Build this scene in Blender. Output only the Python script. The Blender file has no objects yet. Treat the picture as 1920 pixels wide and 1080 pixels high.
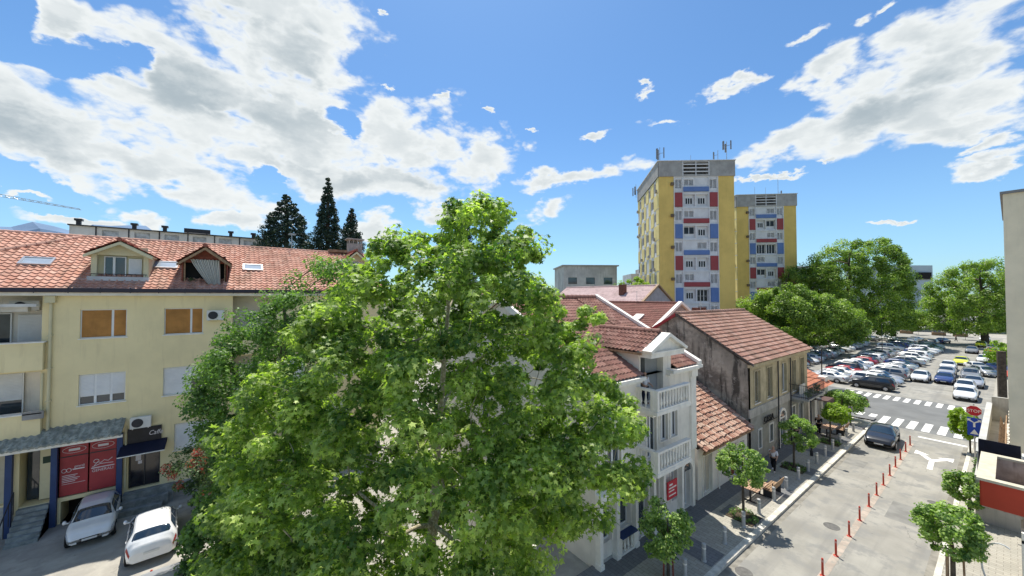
import bpy, bmesh, math, random
import numpy as np
from mathutils import Vector, Matrix
random.seed(7); rng = np.random.default_rng(11)
R = math.radians
S = bpy.context.scene
COL = S.collection

# ------------------------------------------------------------------ camera
CAM_H = 12.0; F_PX = 693.0
YAW = math.atan(934 / F_PX); PIT = math.atan(15 / F_PX)
cam = bpy.data.cameras.new('camera'); camo = bpy.data.objects.new('camera', cam); COL.objects.link(camo)
cam.sensor_width = 36; cam.lens = 36 * F_PX / 1920; cam.clip_start = .1; cam.clip_end = 9000
camo.location = (0, 0, CAM_H); camo.rotation_euler = (math.pi / 2 + PIT, 0, YAW)
S.camera = camo
S.view_settings.view_transform = 'Standard'; S.view_settings.look = 'None'
S.view_settings.exposure = 0.55; S.view_settings.gamma = 1

# ------------------------------------------------------------------ node helpers
class NT:
    def __init__(s, tree): s.t = tree; s.n = tree.nodes; s.l = tree.links
    def node(s, typ, **kw):
        n = s.n.new(typ)
        for k, v in kw.items():
            if k[0] == '_': n.inputs[int(k[1:])].default_value = v
            else: setattr(n, k, v)
        return n
    def put(s, sock, v):
        if isinstance(v, bpy.types.NodeSocket): s.l.new(v, sock)
        elif v is not None: sock.default_value = v
    def math(s, op, a, b=None, c=None, clamp=False):
        n = s.n.new('ShaderNodeMath'); n.operation = op; n.use_clamp = clamp
        s.put(n.inputs[0], a)
        if b is not None: s.put(n.inputs[1], b)
        if c is not None: s.put(n.inputs[2], c)
        return n.outputs[0]
    def vmath(s, op, a, b=None):
        n = s.n.new('ShaderNodeVectorMath'); n.operation = op
        s.put(n.inputs[0], a)
        if b is not None: s.put(n.inputs[1], b)
        return n.outputs['Value'] if op in ('LENGTH', 'DOT_PRODUCT') else n.outputs[0]
    def noise(s, vec, scale, detail=4, rough=.55, dist=0.):
        n = s.n.new('ShaderNodeTexNoise'); s.put(n.inputs['Vector'], vec)
        n.inputs['Scale'].default_value = scale; n.inputs['Detail'].default_value = detail
        n.inputs['Roughness'].default_value = rough; n.inputs['Distortion'].default_value = dist
        return n.outputs['Fac']
    def ramp(s, fac, a, b, lo=0., hi=1., smooth=True):
        n = s.n.new('ShaderNodeMapRange'); n.interpolation_type = 'SMOOTHSTEP' if smooth else 'LINEAR'
        s.put(n.inputs[0], fac); s.put(n.inputs[1], a); s.put(n.inputs[2], b); n.inputs[3].default_value = lo; n.inputs[4].default_value = hi
        return n.outputs[0]
    def mix(s, fac, a, b, mode='MIX'):
        n = s.n.new('ShaderNodeMix'); n.data_type = 'RGBA'; n.blend_type = mode
        s.put(n.inputs[0], fac); s.put(n.inputs[6], col4(a)); s.put(n.inputs[7], col4(b))
        return n.outputs[2]
def col4(c):
    if isinstance(c, bpy.types.NodeSocket): return c
    return tuple(c) if len(c) == 4 else (c[0], c[1], c[2], 1)

# ------------------------------------------------------------------ world: sky and clouds
SUN = Vector((-.36, .18, 1)).normalized()
W = bpy.data.worlds.new('World'); S.world = W; W.use_nodes = True
t = NT(W.node_tree); W.node_tree.nodes.clear()
sky = t.node('ShaderNodeTexSky', sky_type='NISHITA'); sky.sun_disc = False
sky.sun_elevation = math.asin(SUN.z); sky.sun_rotation = math.atan2(SUN.x, SUN.y); sky.air_density = 1.0; sky.dust_density = .6; sky.ozone_density = 2.2
tc = t.node('ShaderNodeTexCoord'); d = tc.outputs['Generated']
sp = t.node('ShaderNodeSeparateXYZ'); t.l.new(d, sp.inputs[0]); dx, dy, dz = sp.outputs
# azimuth (degrees, 0 = looking up the square, clockwise) and elevation, both of the sky itself
fx_, fy_ = -math.sin(YAW), math.cos(YAW); rx_, ry_ = math.cos(YAW), math.sin(YAW)
fa = t.math('ADD', t.math('MULTIPLY', dx, fx_), t.math('MULTIPLY', dy, fy_))
ra = t.math('ADD', t.math('MULTIPLY', dx, rx_), t.math('MULTIPLY', dy, ry_))
az = t.math('MULTIPLY', t.math('ARCTAN2', ra, fa), 180 / math.pi)
el = t.math('MULTIPLY', t.math('ARCSINE', dz), 180 / math.pi)
cb = t.node('ShaderNodeCombineXYZ'); t.l.new(az, cb.inputs[0]); t.l.new(el, cb.inputs[1]); AE = cb.outputs[0]
def px_ae(x, y):      # where a cloud stands in the sky: degrees of azimuth and elevation
    v = Vector(((x - 960) / F_PX, (540 - y) / F_PX))
    f = math.cos(PIT) - v.y * math.sin(PIT); z = math.sin(PIT) + v.y * math.cos(PIT)
    return math.degrees(math.atan2(v.x, f)), math.degrees(math.atan2(z, math.hypot(v.x, f)))
stretch = t.vmath('MULTIPLY', d, (1, 1, 1.9))
n1 = t.math('ADD', t.math('MULTIPLY', t.noise(stretch, 3.6, 13, .66, .15), .62), t.math('MULTIPLY', t.noise(stretch, 10, 9, .6, .1), .38))
def billow(vec, sc):
    v = t.node('ShaderNodeTexVoronoi', feature='F1'); v.inputs['Scale'].default_value = sc; v.inputs['Detail'].default_value = 2; v.inputs['Roughness'].default_value = .55; v.inputs['Lacunarity'].default_value = 2.4
    wn_ = t.node('ShaderNodeTexNoise'); t.l.new(vec, wn_.inputs[0]); wn_.inputs['Scale'].default_value = sc * 1.3; wn_.inputs['Detail'].default_value = 5
    t.l.new(t.vmath('ADD', vec, t.vmath('MULTIPLY', t.vmath('SUBTRACT', wn_.outputs['Color'], (.5, .5, .5)), (.10, .10, .10))), v.inputs['Vector'])
    return t.math('SUBTRACT', 1.0, v.outputs['Distance'])
bl1 = billow(stretch, 9.0)
warpn = t.node('ShaderNodeTexNoise'); t.l.new(stretch, warpn.inputs['Vector']); warpn.inputs['Scale'].default_value = 5; warpn.inputs['Detail'].default_value = 7; warpn.inputs['Roughness'].default_value = .6
wv = t.vmath('MULTIPLY', t.vmath('SUBTRACT', warpn.outputs['Color'], (.5, .5, .5)), (15, 11, 0))
AEw = t.vmath('ADD', AE, wv)
def blob(x, y, rx, ry, rot=0):
    a, e = px_ae(x, y); a1, _ = px_ae(x + rx, y); _, e1 = px_ae(x, y - ry)
    m = t.node('ShaderNodeMapping', vector_type='TEXTURE'); t.l.new(AEw, m.inputs[0])
    m.inputs[1].default_value = (a, e, 0); m.inputs[2].default_value = (0, 0, R(rot)); m.inputs[3].default_value = (abs(a1 - a), abs(e1 - e), 1)
    return t.math('SUBTRACT', 1.0, t.vmath('LENGTH', m.outputs[0]))
def union(blobs):
    acc = None
    for b in blobs:
        s_ = blob(*b); acc = s_ if acc is None else t.math('SMOOTH_MAX', acc, s_, .12)
    return acc
CLOUDS = [(470, 30, 215, 120), (400, 170, 290, 110), (590, 120, 95, 170), (60, 240, 220, 110, -12), (560, 260, 210, 100), (760, 255, 110, 75), (900, 290, 85, 55),
          (640, 330, 330, 55), (300, 330, 250, 40, -8), (1060, 335, 140, 24), (1040, 398, 62, 30), (285, 398, 60, 26), (150, 415, 150, 20),
          (430, 415, 90, 22), (150, 50, 80, 30, -15), (700, 440, 60, 40), (60, 365, 70, 10, 10),
          (1800, 110, 220, 105, 12), (1760, 210, 220, 70, 10), (1640, 215, 230, 75, 12), (1480, 255, 110, 35, 10), (1560, 130, 95, 42, 10), (1350, 185, 75, 20, 0), (1860, 318, 100, 18, 4), (1840, 290, 60, 16, 12), (1780, 270, 160, 30, 5),
          (1120, 237, 32, 9), (1243, 245, 45, 11, -8), (1225, 170, 16, 14), (1515, 55, 44, 18, 6), (1640, 38, 46, 18, 12), (1700, 12, 40, 14, 8), (1400, 160, 40, 16, 6), (716, 14, 12, 8), (1680, 425, 36, 6, 6), (812, 190, 16, 8), (893, 200, 9, 6), (1003, 239, 8, 6), (750, 166, 9, 7), (1215, 160, 10, 8), (1530, 298, 30, 5, 4), (1440, 325, 42, 7, 4), (820, 410, 60, 18)]
M1 = union(CLOUDS)
front = t.math('GREATER_THAN', fa, 0.15)
back = t.math('MULTIPLY', t.math('SUBTRACT', n1, .52), 4.0)
M1 = t.math('ADD', t.math('MULTIPLY', t.math('MAXIMUM', M1, -1.2), front), t.math('MULTIPLY', t.math('SUBTRACT', 1.0, front), back))
HOLES = [(165, 118, 120, 34, 12), (255, 100, 60, 26, 0), (648, 228, 48, 24), (60, 345, 130, 24), (30, 30, 70, 60), (505, 335, 30, 16), (60, 385, 110, 12)]
M1 = t.math('SUBTRACT', M1, t.math('MULTIPLY', t.math('MAXIMUM', union(HOLES), -.25), 1.25))
dens = t.math('ADD', M1, t.math('ADD', t.math('MULTIPLY', t.math('SUBTRACT', n1, .5), 2.6), t.math('MULTIPLY', t.math('SUBTRACT', bl1, .42), .8)))
alpha = t.ramp(dens, -.05, .5)
# billows: noise sampled twice, the second time a step towards the sun, gives each billow its bright and its grey side
st2 = t.vmath('ADD', stretch, (-.010, .005, .045)); nb = t.math('ADD', t.math('MULTIPLY', t.noise(st2, 3.6, 13, .66, .15), .62), t.math('MULTIPLY', t.noise(st2, 10, 9, .6, .1), .38))
lit = t.ramp(t.math('ADD', t.math('SUBTRACT', n1, nb), t.math('MULTIPLY', t.math('SUBTRACT', bl1, .45), .12)), -.08, .09)
big = t.noise(stretch, 1.7, 5, .5)
GREY = [(470, 200, 230, 60, -6), (60, 260, 120, 40, -10), (370, 30, 200, 40), (600, 320, 110, 34), (1700, 190, 190, 42, 12), (790, 330, 120, 22), (560, 110, 60, 60)]
gm = t.ramp(union(GREY), -.25, .6)
shade = t.math('MULTIPLY', t.ramp(dens, .2, 1.1), t.math('ADD', .30, t.math('MULTIPLY', gm, .50)))
shade = t.math('MULTIPLY', shade, t.math('SUBTRACT', 1.35, t.math('MULTIPLY', lit, .75)))
shade = t.math('MULTIPLY', shade, t.ramp(big, .36, .62, .6, 1.1))
shade = t.math('SUBTRACT', 1.0, t.math('POWER', 2.718, t.math('MULTIPLY', shade, -1.5)), clamp=True)
ccol = t.mix(shade, (5.35, 5.55, 5.55), (1.9, 2.4, 2.75))
skyc = t.mix(1.0, sky.outputs[0], (.53, .76, .92), 'MULTIPLY')
hz = t.ramp(el, -2, 26)
skyc = t.mix(t.math('MULTIPLY', t.math('SUBTRACT', 1.0, hz), .25), skyc, (3.2, 4.8, 5.9))
bg = t.node('ShaderNodeBackground'); out = t.node('ShaderNodeOutputWorld')
t.l.new(t.mix(alpha, skyc, ccol), bg.inputs[0]); bg.inputs[1].default_value = .12
t.l.new(bg.outputs[0], out.inputs[0])
W.cycles.sampling_method = 'MANUAL'; W.cycles.sample_map_resolution = 256

# ------------------------------------------------------------------ sun
sl = bpy.data.lights.new('sun', 'SUN'); sl.energy = 4.4; sl.angle = R(.53); sl.color = (1, .95, .86)
so = bpy.data.objects.new('sun', sl); COL.objects.link(so); so.rotation_euler = (-SUN).to_track_quat('-Z', 'Y').to_euler(); so.location = (0, 0, 60)

# ------------------------------------------------------------------ materials
MATS = {}
def mat(name, c, rough=.8, var=.12, vs=1.2, bump=.0, bs=30., spec=.3, metal=0., streak=0., streakc=(.05, .05, .045), c2=None, glass=False, coat=0.):
    if name in MATS: return MATS[name]
    m = bpy.data.materials.new(name); m.use_nodes = True; MATS[name] = m
    q = NT(m.node_tree); p = m.node_tree.nodes['Principled BSDF']
    p.inputs['Roughness'].default_value = rough; p.inputs['Specular IOR Level'].default_value = spec; p.inputs['Metallic'].default_value = metal
    if coat: p.inputs['Coat Weight'].default_value = coat; p.inputs['Coat Roughness'].default_value = .06
    o = q.node('ShaderNodeTexCoord').outputs['Object']
    col = col4(c)
    if var:
        n = q.noise(o, vs, 6, .6)
        dark = tuple(x * (1 - var * 1.6) for x in c[:3]); light = tuple(min(1, x * (1 + var)) for x in c[:3])
        col = q.mix(q.ramp(n, .3, .7), dark, light)
    if c2:
        n = q.noise(o, vs * 2.7, 8, .65); col = q.mix(q.ramp(n, .48, .62), col, c2)
    if streak:
        st = q.vmath('MULTIPLY', o, (2.2, 2.2, .22)); n = q.noise(st, 1.6, 7, .65)
        col = q.mix(q.math('MULTIPLY', q.ramp(n, .52, .72), streak), col, streakc)
    q.put(p.inputs['Base Color'], col)
    if bump:
        b = q.node('ShaderNodeBump'); b.inputs['Strength'].default_value = bump; b.inputs['Distance'].default_value = .02
        q.l.new(q.noise(o, bs, 5, .6), b.inputs['Height']); q.l.new(b.outputs[0], p.inputs['Normal'])
    return m
def tile_mat(name, cs, moss=0.15, mossc=(.10, .085, .06)):
    if name in MATS: return MATS[name]
    m = bpy.data.materials.new(name); m.use_nodes = True; MATS[name] = m
    q = NT(m.node_tree); p = m.node_tree.nodes['Principled BSDF']; p.inputs['Roughness'].default_value = .85; p.inputs['Specular IOR Level'].default_value = .15
    uv = q.node('ShaderNodeUVMap').outputs[0]; fl = q.vmath('FLOOR', uv)
    wn = q.node('ShaderNodeTexWhiteNoise', noise_dimensions='2D'); q.l.new(fl, wn.inputs[0])
    cr = q.node('ShaderNodeValToRGB'); q.l.new(wn.outputs[0], cr.inputs[0])
    e = cr.color_ramp.elements
    while len(e) < len(cs): e.new(.5)
    for i, c in enumerate(cs): e[i].position = i / (len(cs) - 1); e[i].color = col4(c)
    o = q.node('ShaderNodeTexCoord').outputs['Object']
    n = q.noise(o, .55, 7, .65); c = q.mix(q.math('MULTIPLY', q.ramp(n, .45, .7), moss * 2.4), cr.outputs[0], mossc)
    n2 = q.noise(o, 9, 4, .6); c = q.mix(q.ramp(n2, .3, .75, 0, .12), c, (.42, .27, .2)); st_ = q.vmath('MULTIPLY', o, (.35, 1.6, .35)); c = q.mix(q.math('MULTIPLY', q.ramp(q.noise(st_, 1.3, 6, .65), .5, .72), .45), c, mossc)
    q.l.new(c, p.inputs['Base Color'])
    return m
def foliage_mat(name, dark, light, trans=.45):
    if name in MATS: return MATS[name]
    m = bpy.data.materials.new(name); m.use_nodes = True; MATS[name] = m
    q = NT(m.node_tree); m.node_tree.nodes.clear()
    at = q.node('ShaderNodeAttribute', attribute_name='tint')
    c = q.mix(at.outputs['Fac'], dark, light)
    p = q.node('ShaderNodeBsdfPrincipled'); q.l.new(c, p.inputs['Base Color']); p.inputs['Roughness'].default_value = .48; p.inputs['Specular IOR Level'].default_value = .42
    tr = q.node('ShaderNodeBsdfTranslucent'); ct = q.mix(1.0, c, (1.35, 1.65, .50), 'MULTIPLY'); q.l.new(ct, tr.inputs[0])
    mx = q.node('ShaderNodeMixShader'); mx.inputs[0].default_value = trans; q.l.new(p.outputs[0], mx.inputs[1]); q.l.new(tr.outputs[0], mx.inputs[2])
    o = q.node('ShaderNodeOutputMaterial'); q.l.new(mx.outputs[0], o.inputs[0])
    return m
def paint(name, c, rough=.28, metal=0.):
    return mat('paint_' + name, c, rough, .03, 3, spec=.5, metal=metal, coat=.6)
glass = mat('window_glass', (.035, .05, .065), .06, .2, .9, spec=.9)
carglass = mat('car_glass', (.015, .03, .05), .04, .1, 2, spec=.9)
white_pl = mat('white_plaster', (.76, .71, .63), .85, .07, .8, .15, 40, streak=.42, streakc=(.42, .39, .34))
white_tr = mat('white_trim', (.82, .78, .70), .7, .06, 2, streak=.15, streakc=(.4, .39, .36))
white_pvc = mat('white_frame', (.78, .78, .77), .45, .03)
yellow_pl = mat('yellow_plaster', (.80, .68, .40), .88, .05, .5, .12, 50, streak=.32, streakc=(.55, .45, .26))
yellow2 = mat('cream_plaster', (.66, .60, .40), .88, .06, .8, .1, 40)
tan_pl = mat('tan_stone', (.50, .42, .27), .9, .12, 1.3, .3, 25, streak=.45, streakc=(.22, .18, .12))
grey_pl = mat('grey_stone', (.36, .345, .30), .9, .14, 1.1, .3, 25, streak=.4, streakc=(.16, .15, .12))
black_rubber = mat('black_rubber', (.02, .02, .02), .8, .1)
dark_metal = mat('dark_metal', (.035, .035, .04), .5, .1)
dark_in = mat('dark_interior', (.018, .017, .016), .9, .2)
steel = mat('steel', (.5, .5, .5), .35, .08, 8, metal=.8)
concrete = mat('concrete', (.42, .41, .38), .9, .16, 1.4, .3, 30, streak=.35, streakc=(.14, .13, .12))
bark = mat('bark', (.34, .29, .20), .9, .2, 5, .6, 14, c2=(.55, .50, .38))
bark_dark = mat('dark_bark', (.10, .08, .06), .95, .25, 5, .6, 14)
red_paint = mat('red_panel', (.42, .045, .02), .5, .06, 1)
shut_w = mat('white_shutter', (.70, .70, .70), .6, .04, 2)
shut_o = mat('orange_blind', (.42, .20, .055), .7, .14, 1.5, streak=.3, streakc=(.26, .13, .04))
wood_red = mat('red_wood', (.22, .06, .035), .7, .2, 5)
timber = mat('timber', (.34, .22, .13), .7, .25, 6)

# ------------------------------------------------------------------ mesh helpers
class Fr:
    def __init__(s, o, u, v=(0, 0, 1), n=None):
        s.o = Vector(o); s.u = Vector(u).normalized(); s.v = Vector(v).normalized()
        s.n = Vector(n).normalized() if n is not None else s.u.cross(s.v).normalized()
    def p(s, u, v, n=0): return s.o + s.u * u + s.v * v + s.n * n
WF = Fr((0, 0, 0), (1, 0, 0), (0, 1, 0), (0, 0, 1))
def FX(X): return Fr((X, 0, 0), (0, 1, 0), (0, 0, 1), (1, 0, 0))       # facade that faces the street side, u = world y, v = height
def FY(Y): return Fr((0, Y, 0), (1, 0, 0), (0, 0, 1), (0, -1, 0))      # facade that faces back along the street
class MB:
    def __init__(s): s.v = []; s.f = []; s.m = []; s.uv = []
    def face(s, pts, mi=0, uv=None):
        k = len(s.v); s.v += [tuple(p) for p in pts]; s.f.append(tuple(range(k, k + len(pts)))); s.m.append(mi)
        s.uv.append(uv or [(0, 0)] * len(pts)); return s
    def grid(s, rows, mi=0, closed=False, uvf=None):
        k = len(s.v); nr = len(rows); nc = len(rows[0])
        for r in rows: s.v += [tuple(p) for p in r]
        for i in range(nr - 1):
            for j in range(nc if closed else nc - 1):
                j2 = (j + 1) % nc
                s.f.append((k + i * nc + j, k + i * nc + j2, k + (i + 1) * nc + j2, k + (i + 1) * nc + j)); s.m.append(mi)
                s.uv.append([uvf(i, j), uvf(i, j + 1), uvf(i + 1, j + 1), uvf(i + 1, j)] if uvf else [(0, 0)] * 4)
        return s
    def box(s, a, b, F=WF, mi=0):
        (x0, y0, z0), (x1, y1, z1) = a, b
        x0, x1 = min(x0, x1), max(x0, x1); y0, y1 = min(y0, y1), max(y0, y1); z0, z1 = min(z0, z1), max(z0, z1)
        P = [F.p(x, y, z) for z in (z0, z1) for y in (y0, y1) for x in (x0, x1)]
        k = len(s.v); s.v += [tuple(p) for p in P]
        for q in ((0, 2, 3, 1), (4, 5, 7, 6), (0, 1, 5, 4), (2, 6, 7, 3), (0, 4, 6, 2), (1, 3, 7, 5)):
            s.f.append(tuple(k + i for i in q)); s.m.append(mi); s.uv.append([(0, 0)] * 4)
        return s
    def prism(s, poly, F, n0, n1, mi=0):
        k = len(s.v); N = len(poly)
        s.v += [tuple(F.p(u, v, n0)) for u, v in poly] + [tuple(F.p(u, v, n1)) for u, v in poly]
        s.f.append(tuple(k + i for i in reversed(range(N)))); s.f.append(tuple(k + N + i for i in range(N))); s.m += [mi, mi]
        s.uv += [[(0, 0)] * N] * 2
        for i in range(N):
            j = (i + 1) % N; s.f.append((k + i, k + j, k + N + j, k + N + i)); s.m.append(mi); s.uv.append([(0, 0)] * 4)
        return s
    def tube(s, pts, rad, seg=8, mi=0, cap=True):
        pts = [Vector(p) for p in pts]; n = len(pts)
        if not hasattr(rad, '__len__'): rad = [rad] * n
        rows = []
        for i, p in enumerate(pts):
            d = (pts[min(i + 1, n - 1)] - pts[max(i - 1, 0)]).normalized()
            a = d.orthogonal().normalized() if i == 0 else (pa - d * pa.dot(d)).normalized()
            pa = a; b = d.cross(a)
            rows.append([p + (a * math.cos(2 * math.pi * j / seg) + b * math.sin(2 * math.pi * j / seg)) * rad[i] for j in range(seg)])
        s.grid(rows, mi, True)
        if cap: s.face(list(reversed(rows[0])), mi); s.face(rows[-1], mi)
        return s
    def lathe(s, prof, c=(0, 0, 0), seg=12, mi=0, axis=None):
        c = Vector(c); a = Vector(axis or (0, 0, 1)); u = a.orthogonal().normalized(); v = a.cross(u)
        rows = [[c + a * z + (u * math.cos(2 * math.pi * j / seg) + v * math.sin(2 * math.pi * j / seg)) * r for j in range(seg)] for r, z in prof]
        s.grid(rows, mi, True); s.face(list(reversed(rows[0])), mi); s.face(rows[-1], mi)
        return s
    def build(s, name, mats, parent=None, smooth=False, label=None, kind=None):
        me = bpy.data.meshes.new(name)
        off = root_loc(parent) if parent else Vector((0, 0, 0))
        vs = s.v if off.length == 0 else [(x - off.x, y - off.y, z - off.z) for x, y, z in s.v]
        me.from_pydata(vs, [], s.f)
        for m_ in (mats if isinstance(mats, (list, tuple)) else [mats]): me.materials.append(m_)
        me.polygons.foreach_set('material_index', s.m)
        if any(u != (0, 0) for f in s.uv for u in f):
            l = me.uv_layers.new(name='UVMap'); l.data.foreach_set('uv', [c for f in s.uv for u in f for c in u])
        if smooth: me.polygons.foreach_set('use_smooth', [True] * len(s.f))
        me.update()
        o = bpy.data.objects.new(name, me); COL.objects.link(o)
        if parent: o.parent = parent
        if label: o['label'] = label
        if kind: o['kind'] = kind
        return o
def root_loc(o):
    while o.parent: o = o.parent
    return Vector(o.location)
def thing(name, label, cat, loc=(0, 0, 0), rz=0, group=None):
    o = bpy.data.objects.new(name, None); COL.objects.link(o); o.location = loc; o.rotation_euler = (0, 0, rz)
    o.empty_display_size = .3; o['label'] = label; o['category'] = cat
    if group: o['group'] = group
    return o
def tag(o, label, cat, group=None, kind=None):
    if label: o['label'] = label; o['category'] = cat
    if group: o['group'] = group
    if kind: o['kind'] = kind
    return o
def struct(mb, name, mats): return mb.build(name, mats, kind='structure')
KIDS = {}
def kids(o):
    return list(o.children)
def dup(o, loc, rz=None, label=None, parent=None, scale=None):
    def rec(a, par):
        c = a.copy(); COL.objects.link(c); c.parent = par
        for ch in kids(a): rec(ch, c)
        return c
    r = rec(o, None); r.location = loc
    if rz is not None: r.rotation_euler = (0, 0, rz)
    if scale: r.scale = (scale, scale, scale) if not hasattr(scale, '__len__') else scale
    if label: r['label'] = label
    return r
def text(body, size, F, u, v, n, m, parent, name='lettering', align='LEFT', ext=.004, shear=0., sx=1.):
    cu = bpy.data.curves.new(name, 'FONT'); cu.body = body; cu.size = size; cu.align_x = align; cu.extrude = ext; cu.shear = shear
    tmp = bpy.data.objects.new(name, cu); COL.objects.link(tmp); bpy.context.view_layer.update()
    me = bpy.data.meshes.new_from_object(tmp.evaluated_get(bpy.context.evaluated_depsgraph_get())); COL.objects.unlink(tmp); bpy.data.objects.remove(tmp)
    off = root_loc(parent)
    me.transform(Matrix.Diagonal((sx, 1, 1, 1)))
    M_ = Matrix((F.u, F.v, F.n)).transposed().to_4x4(); M_.translation = F.p(u, v, n) - off
    me.transform(M_); me.materials.clear(); me.materials.append(m); me.name = name
    o = bpy.data.objects.new(name, me); COL.objects.link(o); o.parent = parent
    return o
def holed(mb, F, u0, v0, u1, v1, holes, depth=.18, n=0, mi=0, mr=None):
    us = sorted({u0, u1} | {x for h in holes for x in (h[0], h[2]) if u0 < x < u1}); vs = sorted({v0, v1} | {x for h in holes for x in (h[1], h[3]) if v0 < x < v1})
    for i in range(len(us) - 1):
        for j in range(len(vs) - 1):
            cu, cv = (us[i] + us[i + 1]) / 2, (vs[j] + vs[j + 1]) / 2
            if any(h[0] < cu < h[2] and h[1] < cv < h[3] for h in holes): continue
            mb.face([F.p(us[i], vs[j], n), F.p(us[i + 1], vs[j], n), F.p(us[i + 1], vs[j + 1], n), F.p(us[i], vs[j + 1], n)], mi)
    for h in holes:
        a, b, c, e = h[:4]; dd = h[4] if len(h) > 4 else depth; m2 = mr if mr is not None else mi
        for P in (((a, b), (c, b)), ((c, b), (c, e)), ((c, e), (a, e)), ((a, e), (a, b))):
            (p0, q0), (p1, q1) = P
            mb.face([F.p(p0, q0, n), F.p(p0, q0, n - dd), F.p(p1, q1, n - dd), F.p(p1, q1, n)], m2)
def window(root, F, u0, v0, u1, v1, n=-.14, splits=(), shut=None, shut_lo=(), bar=.05, sill=True, trim=None, gl=None, name='window'):
    """window in a hole: frame with children pane, shutter, sill"""
    b = MB(); d0, d1 = n - .05, n
    b.box((u0, v0, d0), (u1, v0 + bar, d1), F); b.box((u0, v1 - bar, d0), (u1, v1, d1), F)
    b.box((u0, v0 + bar, d0), (u0 + bar, v1 - bar, d1), F); b.box((u1 - bar, v0 + bar, d0), (u1, v1 - bar, d1), F)
    for s_ in splits:
        us = u0 + (u1 - u0) * s_; b.box((us - bar, v0 + bar, d0), (us + bar, v1 - bar, d1 - .002), F)
    w = b.build(name, white_pvc, root)
    g = MB(); g.face([F.p(u0, v0, d0 - .01), F.p(u1, v0, d0 - .01), F.p(u1, v1, d0 - .01), F.p(u0, v1, d0 - .01)]); g.build('pane', gl or glass, w)
    if shut:
        es = [0] + list(splits) + [1]
        for i in range(len(es) - 1):
            lo = shut_lo[i] if i < len(shut_lo) else 0
            a = u0 + (u1 - u0) * es[i] + bar; c = u0 + (u1 - u0) * es[i + 1] - bar
            q = MB(); vb = v0 + bar + (v1 - v0 - 2 * bar) * lo; k = max(3, int((v1 - bar - vb) / .075))
            rows = []
            for j in range(k + 1):
                vv = vb + (v1 - bar - vb) * j / k
                rows.append([F.p(a, vv, d1 + .006), F.p(c, vv, d1 + .006)])
                if j < k: rows.append([F.p(a, vv + (v1 - bar - vb) / k * .75, d1 + .016), F.p(c, vv + (v1 - bar - vb) / k * .75, d1 + .016)])
            q.grid(rows); q.build('shutter', shut, w)
    if sill: MB().box((u0 - .06, v0 - .06, n - .02), (u1 + .06, v0 - .002, .05), F).build('sill', white_tr, w)
    if trim:
        q = MB(); w_ = .1
        q.box((u0 - w_, v0, .002), (u0, v1, .04), F); q.box((u1, v0, .002), (u1 + w_, v1, .04), F); q.box((u0 - w_, v1, .002), (u1 + w_, v1 + w_, .06), F); q.build('surround', trim, w)
    return w
def tiles(mb, F, Wd, L, tw=.3, rh=.4, amp=.035, seg=6, step=.035, mi=0, ufn=None):
    """pantile roof: F.o at eave corner, u along the eave, v up the slope"""
    nt = max(1, round(Wd / tw)); nr = max(1, round(L / rh)); tw = Wd / nt; rh = L / nr
    rows = []; vv = []
    for r in range(nr):
        for k, (a, hgt) in enumerate(((0, step), (1, 0))):
            row = []
            v_ = (r + a) * rh
            u_lo, u_hi = ufn(v_) if ufn else (0, Wd)
            for j in range(nt * seg + 1):
                u_ = j * tw / seg; x = (u_ / tw) % 1
                h = amp * (max(0, math.cos(2 * math.pi * x)) * 1.0 + .25 * min(0, math.cos(2 * math.pi * x)))
                row.append(F.p(min(max(u_, u_lo), u_hi), v_, h + hgt + amp * .4))
            rows.append(row); vv.append(r + a * .98 + .01)
    mb.grid(rows, mi, uvf=lambda i, j: (j / seg * .999 + .001, vv[min(i, len(vv) - 1)] if i % 2 == 0 or True else 0))
    return mb
def ridge_caps(mb, p0, p1, r=.12, ln=.4, mi=0):
    p0, p1 = Vector(p0), Vector(p1); n = max(1, int((p1 - p0).length / ln))
    for i in range(n):
        a = p0.lerp(p1, i / n); b = p0.lerp(p1, (i + 1.12) / n); mb.tube([a, b], [r * 1.12, r * .92], 8, mi)

# ------------------------------------------------------------------ ground
asphalt = mat('asphalt', (.30, .287, .25), .92, .13, .35, .25, 60, c2=(.235, .23, .21))
asphalt_dk = mat('asphalt_new', (.165, .168, .163), .9, .1, .5, .25, 60)
def paver_mat(name, c, cd, sc):
    m = mat(name, c, .9, .1, .7, 0); q = NT(m.node_tree); p = m.node_tree.nodes['Principled BSDF']
    o = q.node('ShaderNodeTexCoord').outputs['Object']
    br = q.node('ShaderNodeTexBrick'); q.l.new(o, br.inputs[0]); br.inputs['Scale'].default_value = sc
    br.inputs['Color1'].default_value = col4(c); br.inputs['Color2'].default_value = col4([x * .82 for x in c]); br.inputs['Mortar'].default_value = col4(cd)
    br.inputs['Mortar Size'].default_value = .012; br.inputs['Bias'].default_value = 0
    n = q.noise(o, .9, 6, .6); q.l.new(q.mix(q.ramp(n, .35, .7, 0, .35), br.outputs[0], [x * .65 for x in c]), p.inputs['Base Color'])
    b = q.node('ShaderNodeBump'); b.inputs['Strength'].default_value = .3; b.inputs['Distance'].default_value = .02
    q.l.new(br.outputs['Fac'], b.inputs['Height']); b.invert = True; q.l.new(b.outputs[0], p.inputs['Normal'])
    return m
paver = paver_mat('paving', (.43, .405, .34), (.22, .20, .17), 1.3)
paver_dk = paver_mat('dark_paving', (.20, .20, .20), (.10, .10, .10), 1.3)
kerbm = mat('kerb_stone', (.60, .57, .49), .85, .15, 3, .2, 30)
yardm = mat('yard_surface', (.38, .355, .305), .95, .16, .6, .35, 40, c2=(.33, .31, .27))
linem = mat('road_paint', (.82, .80, .75), .7, .08, 3, c2=(.66, .64, .58))
struct(MB().box((-2500, -2500, -.6), (2500, 2500, -.02)), 'ground', mat('ground_earth', (.20, .20, .15), .95, .2, .05))
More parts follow.
